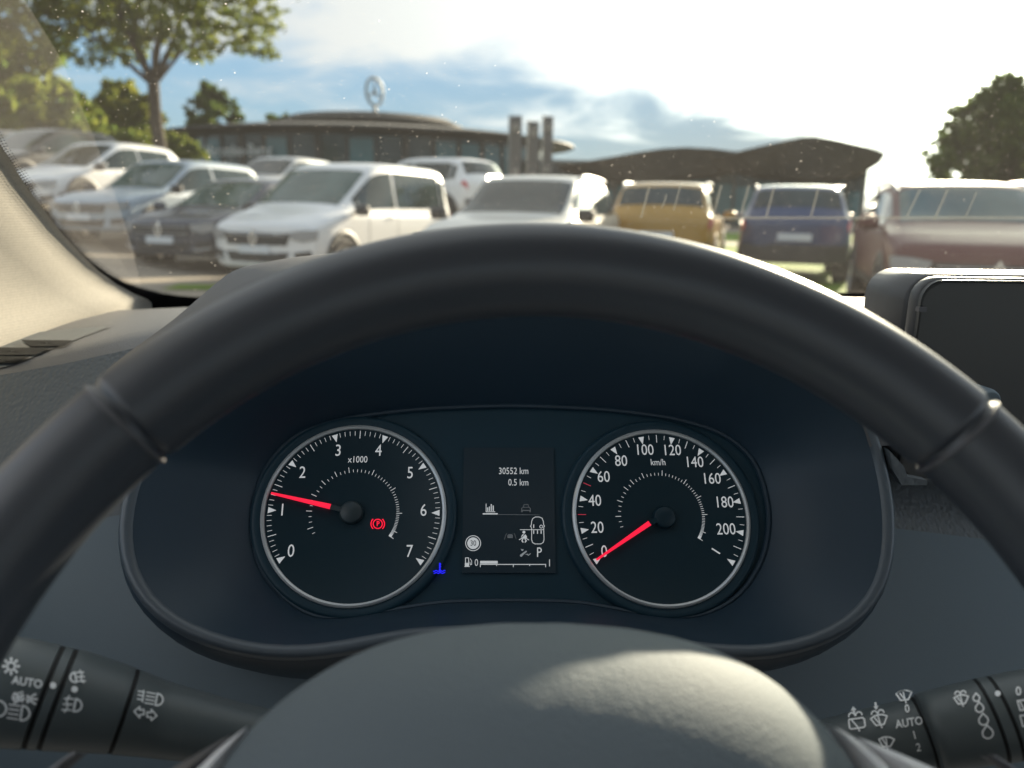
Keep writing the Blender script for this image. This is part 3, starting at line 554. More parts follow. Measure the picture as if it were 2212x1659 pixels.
#MARK_INTERIOR
# ------------------------------------------------------------------ our own car: windscreen, pillar, dashboard
def ws_y(x, z): return 1.03-.35*(x-.36)**2-(z-1.09)*1.55
def at_ws(px, py, inset=0.):
    d = ray(px, py); a, c = .25, 2.5
    for _ in range(50):
        k = (a+c)/2; p = CAM_POS+d*k
        if p[1] < ws_y(p[0], p[2])-inset: a = k
        else: c = k
    return CAM_POS+d*a
def glass_mat(name, dust, speck, film):
    mt = bpy.data.materials.new(name); mt.use_nodes = True; nt = mt.node_tree; nt.nodes.clear(); n = nt.nodes.new; l = nt.links.new
    out = n('ShaderNodeOutputMaterial'); tr = n('ShaderNodeBsdfTransparent'); tr.inputs[0].default_value = (.70, .735, .725, 1)
    gl = n('ShaderNodeBsdfGlossy'); gl.inputs['Roughness'].default_value = .01
    fr = n('ShaderNodeFresnel'); fr.inputs[0].default_value = 1.45
    m1 = n('ShaderNodeMixShader'); mm = n('ShaderNodeMath'); mm.operation = 'MULTIPLY'; mm.inputs[1].default_value = .06; l(fr.outputs[0], mm.inputs[0]); l(mm.outputs[0], m1.inputs[0]); l(tr.outputs[0], m1.inputs[1]); l(gl.outputs[0], m1.inputs[2])
    tl = n('ShaderNodeBsdfTranslucent'); tl.inputs[0].default_value = (.82, .80, .76, 1)
    df = n('ShaderNodeBsdfDiffuse'); df.inputs[0].default_value = (.75, .72, .66, 1)
    md = n('ShaderNodeMixShader'); md.inputs[0].default_value = .45; l(tl.outputs[0], md.inputs[1]); l(df.outputs[0], md.inputs[2])
    tcn = n('ShaderNodeTexCoord')
    v = n('ShaderNodeTexVoronoi'); v.inputs['Scale'].default_value = 95; l(tcn.outputs['Object'], v.inputs['Vector'])
    vr = n('ShaderNodeMapRange'); vr.inputs[1].default_value = .035; vr.inputs[2].default_value = .085; vr.inputs[3].default_value = speck; vr.inputs[4].default_value = 0.; l(v.outputs['Distance'], vr.inputs[0])
    sepc = n('ShaderNodeSeparateColor'); l(v.outputs['Color'], sepc.inputs[0])
    th = n('ShaderNodeMath'); th.operation = 'GREATER_THAN'; th.inputs[1].default_value = .55; l(sepc.outputs[0], th.inputs[0])
    sp = n('ShaderNodeMath'); sp.operation = 'MULTIPLY'; l(vr.outputs[0], sp.inputs[0]); l(th.outputs[0], sp.inputs[1])
    v2 = n('ShaderNodeTexVoronoi'); v2.inputs['Scale'].default_value = 210; l(tcn.outputs['Object'], v2.inputs['Vector'])
    vr2 = n('ShaderNodeMapRange'); vr2.inputs[1].default_value = .06; vr2.inputs[2].default_value = .13; vr2.inputs[3].default_value = speck*.45; vr2.inputs[4].default_value = 0.; l(v2.outputs['Distance'], vr2.inputs[0])
    nz = n('ShaderNodeTexNoise'); nz.inputs['Scale'].default_value = 7; nz.inputs['Detail'].default_value = 6; l(tcn.outputs['Object'], nz.inputs['Vector'])
    nr = n('ShaderNodeMapRange'); nr.inputs[1].default_value = .35; nr.inputs[2].default_value = .7; nr.inputs[3].default_value = dust*.7; nr.inputs[4].default_value = dust*1.3; l(nz.outputs[0], nr.inputs[0])
    a1 = n('ShaderNodeMath'); a1.operation = 'ADD'; l(sp.outputs[0], a1.inputs[0]); l(nr.outputs[0], a1.inputs[1])
    a2 = n('ShaderNodeMath'); a2.operation = 'MAXIMUM'; l(a1.outputs[0], a2.inputs[0]); l(vr2.outputs[0], a2.inputs[1])
    a3 = n('ShaderNodeMath'); a3.operation = 'ADD'; l(a2.outputs[0], a3.inputs[0]); a3.inputs[1].default_value = film; a3.use_clamp = True
    m2 = n('ShaderNodeMixShader'); l(a3.outputs[0], m2.inputs[0]); l(m1.outputs[0], m2.inputs[1]); l(md.outputs[0], m2.inputs[2]); l(m2.outputs[0], out.inputs[0])
    return mt
M['glass'] = glass_mat('windscreen_glass_swept', .017, .5, 0.)
M['glass_dusty'] = glass_mat('windscreen_glass_unswept', .02, .25, .035)
M['refl_streak'] = glass_mat('reflection_streak', .03, .2, .05)  # pale strip material for the painted reflections

ws = empty('windscreen', (0.36, .9, 1.1)); tag(ws, 'dusty windscreen glass with a wiper swept edge above the dashboard', 'windscreen')
wo = A3(*ws.location)
b = MB()
xs = np.linspace(-.40, 1.12, 40); zs = np.linspace(1.055, 1.56, 16)
# the swept area ends along a curved line near the left pillar
sw = [(60, 20), (135, 130), (178, 235), (213, 315), (247, 420), (277, 500), (300, 590), (306, 660)]
swp = [at_ws(*p) for p in sw]
def sw_x(z):
    zs_ = [p[2] for p in swp][::-1]; xs_ = [p[0] for p in swp][::-1]
    return float(np.interp(z, zs_, xs_)) if z <= zs_[-1] else xs_[-1]+(z-zs_[-1])*.15
rows = []
for z in zs:
    e = sw_x(z); xr = np.concatenate([np.linspace(-.42, e, 6), np.linspace(e, 1.12, 40)[1:]])
    rows.append([A3(x, ws_y(x, z), z)-wo for x in xr])
k = len(rows[0])
b.grid([r[:6] for r in rows], mi=1); b.grid([r[5:] for r in rows], mi=0)
b.build('glass', [M['glass'], M['glass_dusty']], ws)
# black printed border with its dotted edge
inner = [(-70, 205), (-30, 275), (-10, 312), (20, 355), (50, 394), (75, 430), (100, 463), (130, 500), (160, 533), (196, 566), (232, 592), (268, 611), (305, 624), (348, 635), (390, 641), (430, 644), (520, 648), (640, 652)]
outer = [(-120, 230), (-60, 300), (-30, 345), (0, 385), (20, 415), (50, 455), (80, 495), (110, 535), (140, 570), (180, 610), (220, 650), (260, 690), (310, 700), (350, 705), (390, 705), (430, 705), (520, 705), (640, 705)]
b = MB(); b.grid([[at_ws(*p, .004)-wo for p in inner], [at_ws(*p, .004)-wo for p in outer]])
yb = 1.083
b.grid([[A3(x, ws_y(x, z)-.004, z)-wo for x in np.linspace(-.1, 1.12, 24)] for z in (1.06, 1.0965)])
b.build('frit_border', M['frit'], ws)
b = MB()
ip = [at_ws(*p, .0045) for p in inner]
seg = np.cumsum([0]+[np.linalg.norm(ip[i+1]-ip[i]) for i in range(len(ip)-1)])
def along(s): 
    return A3(*[np.interp(s, seg, [p[i] for p in ip]) for i in range(3)])
for s_ in np.arange(0.01, seg[-1]-.01, .0030):
    p = along(s_); t = along(s_+.004)-along(s_-.004); t /= np.linalg.norm(t); nrm = A3(0, -.54, -.84); w = np.cross(t, nrm); w /= np.linalg.norm(w)
    if w@(A3(.36, .6, 1.3)-p) < 0: w = -w
    for kk, r in ((0, .0013), (1, .0010), (2, .0007), (3, .0005)):
        q = p+w*(.0004+kk*.0024)+t*(.0015 if kk % 2 else 0)
        b.add([q+t*r*math.cos(a)+w*r*1.25*math.sin(a)-wo for a in np.linspace(0, 2*math.pi, 7)[:-1]], [tuple(range(6))])
b.build('frit_dot', M['frit'], ws, smooth=False).name = 'dotted_edge'
# reflections of the defroster slots and dash edge, put on as pale strips
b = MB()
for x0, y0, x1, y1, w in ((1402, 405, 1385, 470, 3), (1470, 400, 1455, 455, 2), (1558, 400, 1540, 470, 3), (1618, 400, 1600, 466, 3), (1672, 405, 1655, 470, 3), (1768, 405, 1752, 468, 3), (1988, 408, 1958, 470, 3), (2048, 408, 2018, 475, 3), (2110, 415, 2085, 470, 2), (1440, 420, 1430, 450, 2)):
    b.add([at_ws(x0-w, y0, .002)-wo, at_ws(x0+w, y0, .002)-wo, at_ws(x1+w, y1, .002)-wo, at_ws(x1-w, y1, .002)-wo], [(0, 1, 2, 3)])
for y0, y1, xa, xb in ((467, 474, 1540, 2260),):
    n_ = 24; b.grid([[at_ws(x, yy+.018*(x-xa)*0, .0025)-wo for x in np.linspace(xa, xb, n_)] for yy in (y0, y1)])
b.build('reflection_streak', M['refl_streak'], ws)

# pillar trim
pt_ = empty('pillar_trim', (-.36, .7, 1.15)); po = A3(*pt_.location)
tag(pt_, 'sunlit beige fabric windscreen pillar trim at the far left', 'pillar trim')
b = MB(); edge = [(-70, 245), (-20, 318), (0, 352), (30, 396), (70, 448), (110, 498), (150, 540), (190, 578), (230, 607), (270, 628), (300, 641), (309, 650)]
e3 = [at_ws(*p, .012) for p in edge]
dirv = A3(-.045, -.24, .0)
rows = []
for i, p in enumerate(e3):
    t = i/(len(e3)-1); r_ = [p+A3(.004, .012, -.004)]
    for q in np.linspace(0, 1, 10): r_.append(p+dirv*q*(1+.5*t)+A3(.006*math.sin(math.pi*min(q*4, 1)), 0, -.012*t*q-.02*q*q))
    rows.append(r_)
rows.append([q+A3(0, 0, -.022) for q in rows[-1]])
rows = [[q-po for q in r] for r in rows]
b.grid(rows); b.build('trim_panel', M['pillar'], pt_, angle=60)

# dashboard
dash = empty('dashboard', (0, .55, .95)); do = A3(*dash.location)
tag(dash, 'dark grey grained plastic dashboard running below the windscreen', 'dashboard')
fx = [-.60, -.42, -.342, -.30, -.248, -.17, -.10, .0, .10, .17, .25, .35, .6, 1.12]
fz = [1.060, 1.072, 1.085, 1.093, 1.105, 1.118, 1.118, 1.118, 1.118, 1.112, 1.095, 1.082, 1.078, 1.075]
prof = []
for x in np.linspace(-.60, 1.12, 110):
    z = float(np.interp(x, fx, fz)); yb = ws_y(x, 1.085)+.02
    pr = [A3(x, yb, 1.085), A3(x, yb-.10, 1.096), A3(x, .70, (1.1+z)/2+.002), A3(x, .60, z+.004), A3(x, .565, z+.001), A3(x, .55, z-.004), A3(x, .540, z-.014), A3(x, .50, z-.055), A3(x, .465, z-.095), A3(x, .435, z-.135), A3(x, .41, z-.18), A3(x, .39, .88), A3(x, .38, .78), A3(x, .40, .6)]
    prof.append([p-do for p in pr])
b = MB(); b.grid([r[:6] for r in prof]); b.build('top_panel', M['dash_soft'], dash)
b = MB(); b.grid([r[5:9] for r in prof]); b.build('face_panel', M['dash_grain'], dash)
b = MB(); b.grid([r[8:] for r in prof]); b.build('lower_panel', M['panel'], dash)
# side air vent laid flat on the left end of the top
pA, pB, pC = A3(-.342, .55, 1.087), A3(-.248, .55, 1.107), A3(-.33, .80, 1.104)
vN = np.cross(pB-pA, pC-pA); vN /= np.linalg.norm(vN)
def dash_z(x, y):
    z = float(np.interp(x, fx, fz)); yb = ws_y(x, 1.085)+.02
    return float(np.interp(y, [.54, .55, .565, .60, .70, yb-.10, yb], [z-.014, z-.004, z+.001, z+.004, (1.1+z)/2+.002, 1.096, 1.085]))
def on_dt(x, y, off=0.):
    d = ray(x, y); k = .3
    while k < 1.6:
        p = CAM_POS+d*k
        if p[2] < dash_z(p[0], p[1])+off: break
        k += .0008
    return p-do
def flat(pts, off, n=7):
    b = MB(); o = []
    for i in range(len(pts)):
        a, c = pts[i], pts[(i+1) % len(pts)]
        for t in np.linspace(0, 1, n)[:-1]: o.append((a[0]+(c[0]-a[0])*t, a[1]+(c[1]-a[1])*t))
    cx3, cy3 = sum(p[0] for p in o)/len(o), sum(p[1] for p in o)/len(o)
    b.grid([[on_dt(cx3+(x-cx3)*q, cy3+(y-cy3)*q, off) for x, y in o] for q in (1., .7, .4, .05)], cv=True); return b
b = flat(((-40, 732), (0, 724), (84, 717), (170, 709), (242, 704), (156, 736), (100, 758), (66, 773), (31, 787), (0, 795), (-40, 800)), .0012); vent = b.build('side_vent', M['lip'], dash)
for pts in (((45, 734), (156, 735), (137, 747), (67, 748)), ((-40, 750), (111, 751), (75, 766), (-40, 767)), ((-40, 769), (66, 770), (31, 784), (-40, 785))):
    b = flat(pts, .0022); b.build('vent_slot_shade', M['black'], vent)  # flat black sheets painted for the shade inside the slots
b = flat(((165, 662), (205, 659), (238, 660), (232, 665), (200, 667), (172, 667)), .002, 4); b.build('demist_sensor', M['seam'], dash)
# small pocket panel at the right of the binnacle
b = MB()
for pts, off in ((((1908, 965), (1940, 1000), (1948, 1022), (1990, 1030), (1990, 1040), (1935, 1040), (1918, 1010)), .0),):
    b.prism([at_y(x, y, .40)-do for x, y in pts], (0, -.006, 0))
b.build('switch_pocket', M['dash_grain'], dash, smooth=False)

# ------------------------------------------------------------------ instrument cluster
TIL = rad(33.7)
CE = A3(0, math.sin(TIL), math.cos(TIL)); CN = A3(0, -math.cos(TIL), math.sin(TIL)); CXv = A3(1, 0, 0)
CP0 = CAM_POS+ray(1096, 1118)*.44
def on_cl(px, py, off=0.): return at_plane(px, py, CP0+CN*off, CN)
def cl2(px, py):
    q = on_cl(px, py)-CP0; return q@CXv, q@CE
def cl3(s, t, off=0.): return CP0+CXv*s+CE*t+CN*off
clu = empty('instrument_cluster', tuple(CP0)); tag(clu, 'instrument cluster with two round dials and a small display behind the wheel', 'dials')
def resample(pts, n, c):
    a = [math.atan2(p[1]-c[1], p[0]-c[0]) for p in pts]; r = [math.hypot(p[0]-c[0], p[1]-c[1]) for p in pts]
    o = np.argsort(a); a = np.array(a)[o]; r = np.array(r)[o]
    a = np.concatenate([a-2*math.pi, a, a+2*math.pi]); r = np.concatenate([r, r, r])
    th = np.linspace(-math.pi, math.pi, n, endpoint=False)
    ri = np.interp(th, a, r)
    for _ in range(2): ri = (np.roll(ri, 1)+2*ri+np.roll(ri, -1))/4
    return [(c[0]+ri[i]*math.cos(th[i]), c[1]+ri[i]*math.sin(th[i])) for i in range(n)]
lens_px = [(545, 1120), (560, 1220), (610, 1290), (690, 1338), (800, 1325), (950, 1303), (1100, 1299), (1250, 1303), (1400, 1328), (1500, 1335), (1590, 1292), (1645, 1210), (1660, 1110), (1630, 1000), (1560, 938), (1450, 905), (1300, 886), (1100, 878), (900, 886), (750, 905), (640, 940), (575, 1010)]
lip_px = [(320, 1000), (300, 1060), (288, 1110), (285, 1160), (298, 1230), (335, 1290), (400, 1340), (500, 1377), (600, 1393), (700, 1388), (800, 1370), (900, 1355), (1100, 1347), (1300, 1355), (1450, 1377), (1600, 1394), (1700, 1384), (1800, 1350), (1870, 1290), (1897, 1230), (1907, 1150), (1900, 1060), (1880, 970), (1855, 900), (1780, 790), (1640, 682), (1450, 617), (1150, 585), (850, 612), (660, 676), (500, 795), (390, 915)]
NL = 160; cc_ = (1096, 1100)
def dens(pts, n):
    pts = np.array(pts, float); u = np.linspace(0, len(pts)-1, n); return [tuple(crom(pts, t)) for t in u]
def densc(pts, n): return dens(list(pts[-2:])+list(pts)+list(pts[:3]), n)
lens2 = resample(densc(lens_px, 500), NL, cc_); lip2 = resample(densc(lip_px, 500), NL, cc_)
def lip_off(py): return .032+.026*max(0., min(1., (1000-py)/300.))
lens3 = [on_cl(x, y, -.002)-CP0 for x, y in lens2]
lip3 = [on_cl(x, y, lip_off(y))-CP0 for x, y in lip2]
cen = sum(lip3)/NL
def outw(i):
    t = lip3[(i+1) % NL]-lip3[i-1]; t /= np.linalg.norm(t); w = np.cross(t, CN); w /= np.linalg.norm(w)
    return w if w@(lip3[i]-cen) > 0 else -w
OW = [outw(i) for i in range(NL)]
OW = [(OW[i-2]+OW[i-1]+OW[i]+OW[(i+1) % NL]+OW[(i+2) % NL])/5 for i in range(NL)]
b = MB()
rows = [lens3, [a*.85+c*.15+CN*.004 for a, c in zip(lens3, lip3)], [a*.45+c*.55+CN*.003 for a, c in zip(lens3, lip3)], lip3]
b.grid(rows, cv=True); b.build('shroud', M['shroud'], clu, angle=60)
b = MB()
rows = [lip3] + [[p+OW[i]*dx+CN*dn for i, p in enumerate(lip3)] for dx, dn in ((.0010, .0014), (.0030, .0024), (.0052, .0022), (.0066, .0006), (.0074, -.002))]
b.grid(rows, cv=True); b.build('lip', M['lip'], clu, angle=60)
rows = [[p+OW[i]*dx+CN*dn for i, p in enumerate(lip3)] for dx, dn in ((.0073, -.0019), (.0088, -.0045), (.0115, -.012), (.0135, -.024), (.015, -.07))]
b = MB(); b.grid(rows, cv=True); b.build('outer_wall', M['shroud'], clu, angle=60)
# face plate
b = MB(); ctr = sum(lens3)/NL; b.grid([lens3]+[[ctr+(p-ctr)*q for p in lens3] for q in (.6, .2)], cv=True); b.add([ctr+(p-ctr)*.2 for p in lens3], [tuple(range(NL))]); b.build('face_plate', M['face'], clu)
b = MB(); b.tube([p+CN*.0012 for p in lens3], .0016, 8, closed=True); b.build('lens_gasket', M['shroud'], clu)
# hood above
hood_lip = [(x, y) for x, y in ((330, 985), (390, 915), (500, 795), (660, 676), (850, 612), (1150, 585), (1450, 617), (1640, 682), (1780, 790), (1855, 900), (1878, 965))]
crest = [(205, 880), (231, 800), (375, 690), (500, 587), (610, 560), (740, 548), (1100, 530), (1460, 556), (1600, 570), (1720, 600), (1830, 690), (1975, 800), (2010, 880)]
NH = 60
h0 = [on_cl(x, y, lip_off(y)+.001) for x, y in dens(hood_lip, NH)]
h1 = [at_y(x, y, .50) for x, y in dens(crest, NH)]
hm = [A3(p[0]*.6+q[0]*.4, p[1]+.012, p[2]*.35+q[2]*.65+.003) for p, q in zip(h0, h1)]
rows = [h0, [p*.5+q*.5+A3(0, -.006, .001) for p, q in zip(h0, hm)], hm, [p*.66+q*.34+A3(0, 0, .001) for p, q in zip(hm, h1)], [p*.3+q*.7+A3(0, 0, .001) for p, q in zip(hm, h1)], h1]
for dy, dz, sx in ((.03, -.001, 1.01), (.08, -.010, 1.03), (.14, -.034, 1.06), (.20, -.07, 1.1)):
    rows.append([A3(p[0]*sx, p[1]+dy, max(p[2]+dz, 1.03)) for p in h1])
b = MB(); b.grid([[p-CP0 for p in r] for r in rows]); b.build('hood', M['hood'], clu, angle=70)

# --- flat graphics lie on the dial plane
class Ink:
    def __init__(s, fn): s.b = MB(); s.fn = fn
    def poly(s, pts): s.b.add([s.fn(*p) for p in pts], [tuple(range(len(pts)))]); return s
    def line(s, pts, w, closed=False):
        pts = [np.array(p, float) for p in pts]; n = len(pts)
        for i in range(n if closed else n-1):
            a, c = pts[i], pts[(i+1) % n]; d = c-a; L = np.hypot(*d)
            if L < 1e-9: continue
            d = d/L; nn = np.array([-d[1], d[0]])*w/2; e = d*w*.25
            k = max(1, int(L/(w*4))) if L > w*8 else 1
            for j in range(k):
                p, q = a+(c-a)*j/k-(e if j == 0 else 0), a+(c-a)*(j+1)/k+(e if j == k-1 else 0)
                s.b.add([s.fn(*(p+nn)), s.fn(*(p-nn)), s.fn(*(q-nn)), s.fn(*(q+nn))], [(0, 1, 2, 3)])
        return s
    def circle(s, c, r, w, n=28, a0=0., a1=360., ry=None):
        ry = ry or r
        return s.line([(c[0]+r*math.cos(rad(a)), c[1]+ry*math.sin(rad(a))) for a in np.linspace(a0, a1, n)], w)
    def dot(s, c, r, n=18): return s.poly([(c[0]+r*math.cos(a), c[1]+r*math.sin(a)) for a in np.linspace(0, 2*math.pi, n, endpoint=False)])
    def text(s, t, c, size, sx=.8, rot=0., align='C', flip=-1, bold=0., sk=0.):
        vs, fs = text_mesh(t, size, sx, bold); cr, sr = math.cos(rad(rot)), math.sin(rad(rot))
        xs_ = [v[0] for v in vs]; dx = 0 if align == 'C' else (-max(xs_) if align == 'R' else -min(xs_))
        out = []
        for x, y in vs:
            x += dx; y *= flip; x += sk*y; out.append(s.fn(c[0]+x*cr-y*sr, c[1]+x*sr+y*cr))
        s.b.add(out, fs); return s
    def build(s, nm, mt, par): return s.b.build(nm, mt, par, smooth=False)
def dial(nm, cpx, C2, a_start, a_end, nmaj, maj_sub, numerals, needle_ang, ncen, scale_pts, bright):
    cs, ct = C2
    disc_c = cl3(cs, ct, .0)-CP0
    b = MB(); prof = [(.0490, .0010), (.0480, .0003), (.0, .0003)]
    nth = 96
    def ringpt(r, o, a): return cl3(cs+r*math.cos(a), ct+r*math.sin(a), o)-CP0
    th = np.linspace(0, 2*math.pi, nth, endpoint=False)
    b.grid([[ringpt(max(r, .0001), o, a) for a in th] for r, o in prof], cv=True); d = b.build(nm, M['dialblack'], clu)
    b = MB(); b.grid([[ringpt(r, o, a) for a in th] for r, o in ((.0484, .0004), (.0486, .0016), (.0496, .0022), (.0506, .0016), (.0509, .0004))], cv=True); b.build('bezel_ring', M['chrome_ring'], d)
    b = MB(); b.grid([[ringpt(r, o, a) for a in th] for r, o in ((.0507, .0004), (.0525, .0010), (.0545, .0012), (.0562, .0006), (.0570, -.002))], cv=True); b.build('surround', M['face'], d, angle=60)
    k = Ink(lambda s_, t_: cl3(cs+s_, ct+t_, .0009)-CP0)
    total = nmaj*maj_sub; redk = Ink(lambda s_, t_: cl3(cs+s_, ct+t_, .00095)-CP0)
    for i in range(total+1):
        a = rad(a_start+(a_end-a_start)*i/total); ca, sa = math.cos(a), math.sin(a)
        if i % maj_sub == 0:
            ra, rb, hw = .0469, .0424, .0017
            k.poly([(ra*ca-sa*hw, ra*sa+ca*hw), (ra*ca+sa*hw, ra*sa-ca*hw), (rb*ca, rb*sa)])
        else:
            half = i % (maj_sub//2) == 0
            r0, r1, w = (.0474, .0430, .00038) if half else (.0472, .0447, .00027)
            (redk if (nm == 'speedometer' and i in (6, 10)) else k).line([(ra*ca, ra*sa) for ra in (r0, r1)], w)
    for t, (x, y), sz in numerals:
        s2, t2 = cl2(x, y); k.text(t, (s2-cs, t2-ct), sz, .82, flip=1)
    # inner consumption scale: ticks that crowd together clockwise
    for j, (ang, big_) in enumerate(scale_pts):
        a = rad(ang); ca, sa = math.cos(a), math.sin(a); r0, r1 = .0232, (.0262 if big_ else .0247)
        k.line([(r0*ca, r0*sa), (r1*ca, r1*sa)], .00028 if not big_ else .00034)
    k.build('scale', M['mark'], d)
    if redk.b.v: redk.build('limit_mark', M['redmark'], d)
    # needle above the face
    nx, ny = cl2(*ncen[0]); tx, ty = cl2(*ncen[1]); hx, hy = cl2(*ncen[2])
    dv_ = np.array([tx-nx, ty-ny]); Ld = np.hypot(*dv_); dv_ /= Ld; nn = np.array([-dv_[1], dv_[0]])
    b = MB(); w0, w1 = .0014, .00055
    low = [cl3(nx+nn[0]*w0, ny+nn[1]*w0, .0030)-CP0, cl3(nx-nn[0]*w0, ny-nn[1]*w0, .0030)-CP0, cl3(tx-nn[0]*w1, ty-nn[1]*w1, .0024)-CP0, cl3(tx+nn[0]*w1, ty+nn[1]*w1, .0024)-CP0]
    b.prism(low, CN*.0010); b.build('needle', M['red'], d, smooth=False)
    b = MB()
    for r, o0, o1 in ((.0066, .0008, .0042),):
        b.grid([[cl3(hx+rr*math.cos(a), hy+rr*math.sin(a), oo)-CP0 for a in np.linspace(0, 2*math.pi, 32, endpoint=False)] for rr, oo in ((r, o0), (r-.0004, o1-.0012), (r-.0012, o1-.0004), (.0001, o1-.0003))], cv=True)
    b.prism([cl3(hx+dv_[0]*.0+nn[0]*w0, hy+nn[1]*w0, .0026)-CP0, cl3(hx-nn[0]*w0, hy-nn[1]*w0, .0026)-CP0, cl3(nx-nn[0]*w0, ny-nn[1]*w0, .0028)-CP0, cl3(nx+nn[0]*w0, ny+nn[1]*w0, .0028)-CP0], CN*.0011)
    b.build('needle_hub', M['hub'] if bright else M['dialblack'], d, angle=50)
    return d
def z7(x, y): return ((950+x*.45208)/1.736, (1560+y*.45208)/1.736)
def z6(x, y): return ((2100+x*.4581)/1.736, (1580+y*.4581)/1.736)
def fitc(pts):
    q = np.array([cl2(*p) for p in pts]); A = np.c_[2*q, np.ones(len(q))]; s_ = np.linalg.lstsq(A, (q**2).sum(1), rcond=None)[0]; return s_[0], s_[1]
LC = fitc([z7(*p) for p in ((205, 1212), (120, 790), (308, 392), (675, 165), (1095, 165), (1420, 395), (1545, 790), (1405, 1215))])
RC = fitc([z6(*p) for p in ((278, 1160), (155, 890), (150, 625), (240, 385), (415, 210), (655, 130), (912, 130), (1160, 225), (1355, 405), (1485, 645), (1510, 910), (1435, 1165))])
num7 = [('0', (315, 1125)), ('1', (243, 785)), ('2', (410, 475)), ('3', (706, 293)), ('4', (1040, 293)), ('5', (1302, 478)), ('6', (1412, 788)), ('7', (1296, 1128))]
num6 = [('0', (360, 1070)), ('20', (303, 875)), ('40', (284, 655)), ('60', (355, 460)), ('80', (498, 330)), ('100', (688, 240)), ('120', (912, 243)), ('140', (1095, 340)), ('160', (1236, 475)), ('180', (1340, 668)), ('200', (1355, 888))]
def sc(a0, a1, n, p, bigs):
    out = []
    for i in range(n): 
        t = (i/(n-1)); out.append((a0+(a1-a0)*(1-(1-t)**p), i in bigs))
    return out
tac = dial('tachometer', None, LC, 213.2, -35.9, 7, 10, [(t, z7(*p), .0096) for t, p in num7]+[('x1000', z7(868, 366), .0054)], None, (z7(648, 763), z7(158, 650), z7(815, 805)),
    sc(207, -33, 66, 2.1, {1, 4, 7, 10, 13, 16, 22, 30, 40, 52, 65}), True)
spd = dial('speedometer', None, RC, 212.7, -35.2, 11, 4, [(t, z6(*p), .0092) for t, p in num6]+[('km/h', z6(800, 340), .0054)], None, (z6(722, 843), z6(292, 1140), z6(850, 790)),
    sc(195, -33, 70, 2.2, {2, 5, 8, 10, 13, 18, 25, 32, 40, 52, 69}), False)
k = Ink(lambda x, y: on_cl(x, y, .0009)-CP0); k.line([z6(1245, 1042), z6(1308, 1082)], 3); k.build('tick_line', M['mark'], spd)

# centre display
scr = MB(); scr.prism([on_cl(x, y, -.0015)-CP0 for x, y in ((1002, 968), (1196, 968), (1200, 1238), (998, 1238))], CN*.0008)
disp = scr.build('info_display', M['lcd'], clu, smooth=False)
def zs(x, y): return ((1700+x*.28926)/1.736, (1700+y*.28926)/1.736)
def inkd(off=.0002): return Ink(lambda x, y: on_cl(*zs(x, y), off)-CP0)
k = inkd()
k.text('30552 km', (972, 232), 122, .80, align='R'); k.text('0.5 km', (972, 380), 122, .80, align='R'); k.build('distance_reading', M['mark'], disp)
k = inkd(); k.line([(425, 655), (425, 758), (540, 758)], 9)
for x, y0 in ((444, 706), (467, 694), (492, 662), (517, 680)): k.line([(x, 745), (x, y0)], 14)
k.line([(385, 784), (572, 784)], 16); k.build('chart_icon', M['mark'], disp)
k = inkd(); k.line([(572, 793), (1120, 798)], 7); k.build('menu_line', M['mark_faint'], disp)
k = inkd(); k.line([(905, 700), (918, 665), (965, 662), (980, 700), (905, 700)], 9); k.line([(884, 745), (884, 715), (905, 700)], 10); k.line([(1000, 745), (1000, 715), (980, 700)], 10); k.line([(884, 740), (1000, 740)], 14); k.line([(890, 760), (890, 745)], 16); k.line([(995, 760), (995, 745)], 16); k.build('car_icon', M['mark_faint'], disp)
k = inkd(); k.circle((257, 1165), 97, 9, 40); k.build('sign_ring', M['mark'], disp)
k = inkd(.0002); k.dot((257, 1165), 76, 36); kk_ = k.build('sign_disc', M['mark'], disp); k = inkd(.00045); k.text('30', (257, 1167), 100, .80); k.build('sign_number', M['lcd'], disp)
k = inkd(); k.line([(865, 990), (1170, 990)], 8)
o = [(1016, 985), (1010, 955), (998, 945), (1010, 932), (1016, 880), (1030, 845), (1062, 825), (1115, 825), (1150, 840), (1166, 880), (1172, 930), (1184, 942), (1172, 955), (1172, 1000), (1176, 1120), (1165, 1155), (1135, 1174), (1058, 1174), (1026, 1155), (1015, 1120), (1016, 985)]
k.line(o, 9); k.circle((1139, 950), 19, 8, 20)
for x, y in ((1042, 945), (1042, 1020), (1091, 1020), (1138, 1020)): k.line([(x, y-20), (x, y+20)], 12)
k.build('seat_plan_icon', M['mark'], disp)
k = inkd(); k.dot((915, 1022), 19); k.poly([(880, 1080), (895, 1050), (935, 1050), (955, 1080), (950, 1104), (880, 1104)]); k.line([(855, 1120), (890, 1100), (940, 1100), (978, 1122)], 10); k.line([(900, 1110), (890, 1135), (905, 1152)], 14); k.line([(930, 1110), (945, 1135), (930, 1152)], 14); k.build('belt_icon', M['mark'], disp)
k = inkd(.00045); k.line([(955, 1022), (885, 1090)], 8); k.build('belt_strap', M['lcd'], disp)
k = inkd(); k.line([(690, 1035), (660, 1120)], 7); k.line([(790, 1035), (815, 1110)], 7); k.poly([(700, 1065), (712, 1048), (760, 1048), (772, 1065), (772, 1100), (700, 1100)]); k.build('lane_icon', M['mark_faint'], disp)
k = inkd(); k.poly([(862, 1320), (900, 1290), (945, 1260), (955, 1275), (915, 1310), (885, 1342), (868, 1338)]); k.poly([(872, 1235), (890, 1245), (912, 1240), (905, 1265), (885, 1262)]); k.line([(938, 1310), (965, 1305), (970, 1325), (1000, 1300)], 8); k.build('pedal_icon', M['mark_dim'], disp)
k = inkd(); k.text('P', (1112, 1288), 178, .80); k.build('gear_letter', M['mark'], disp)
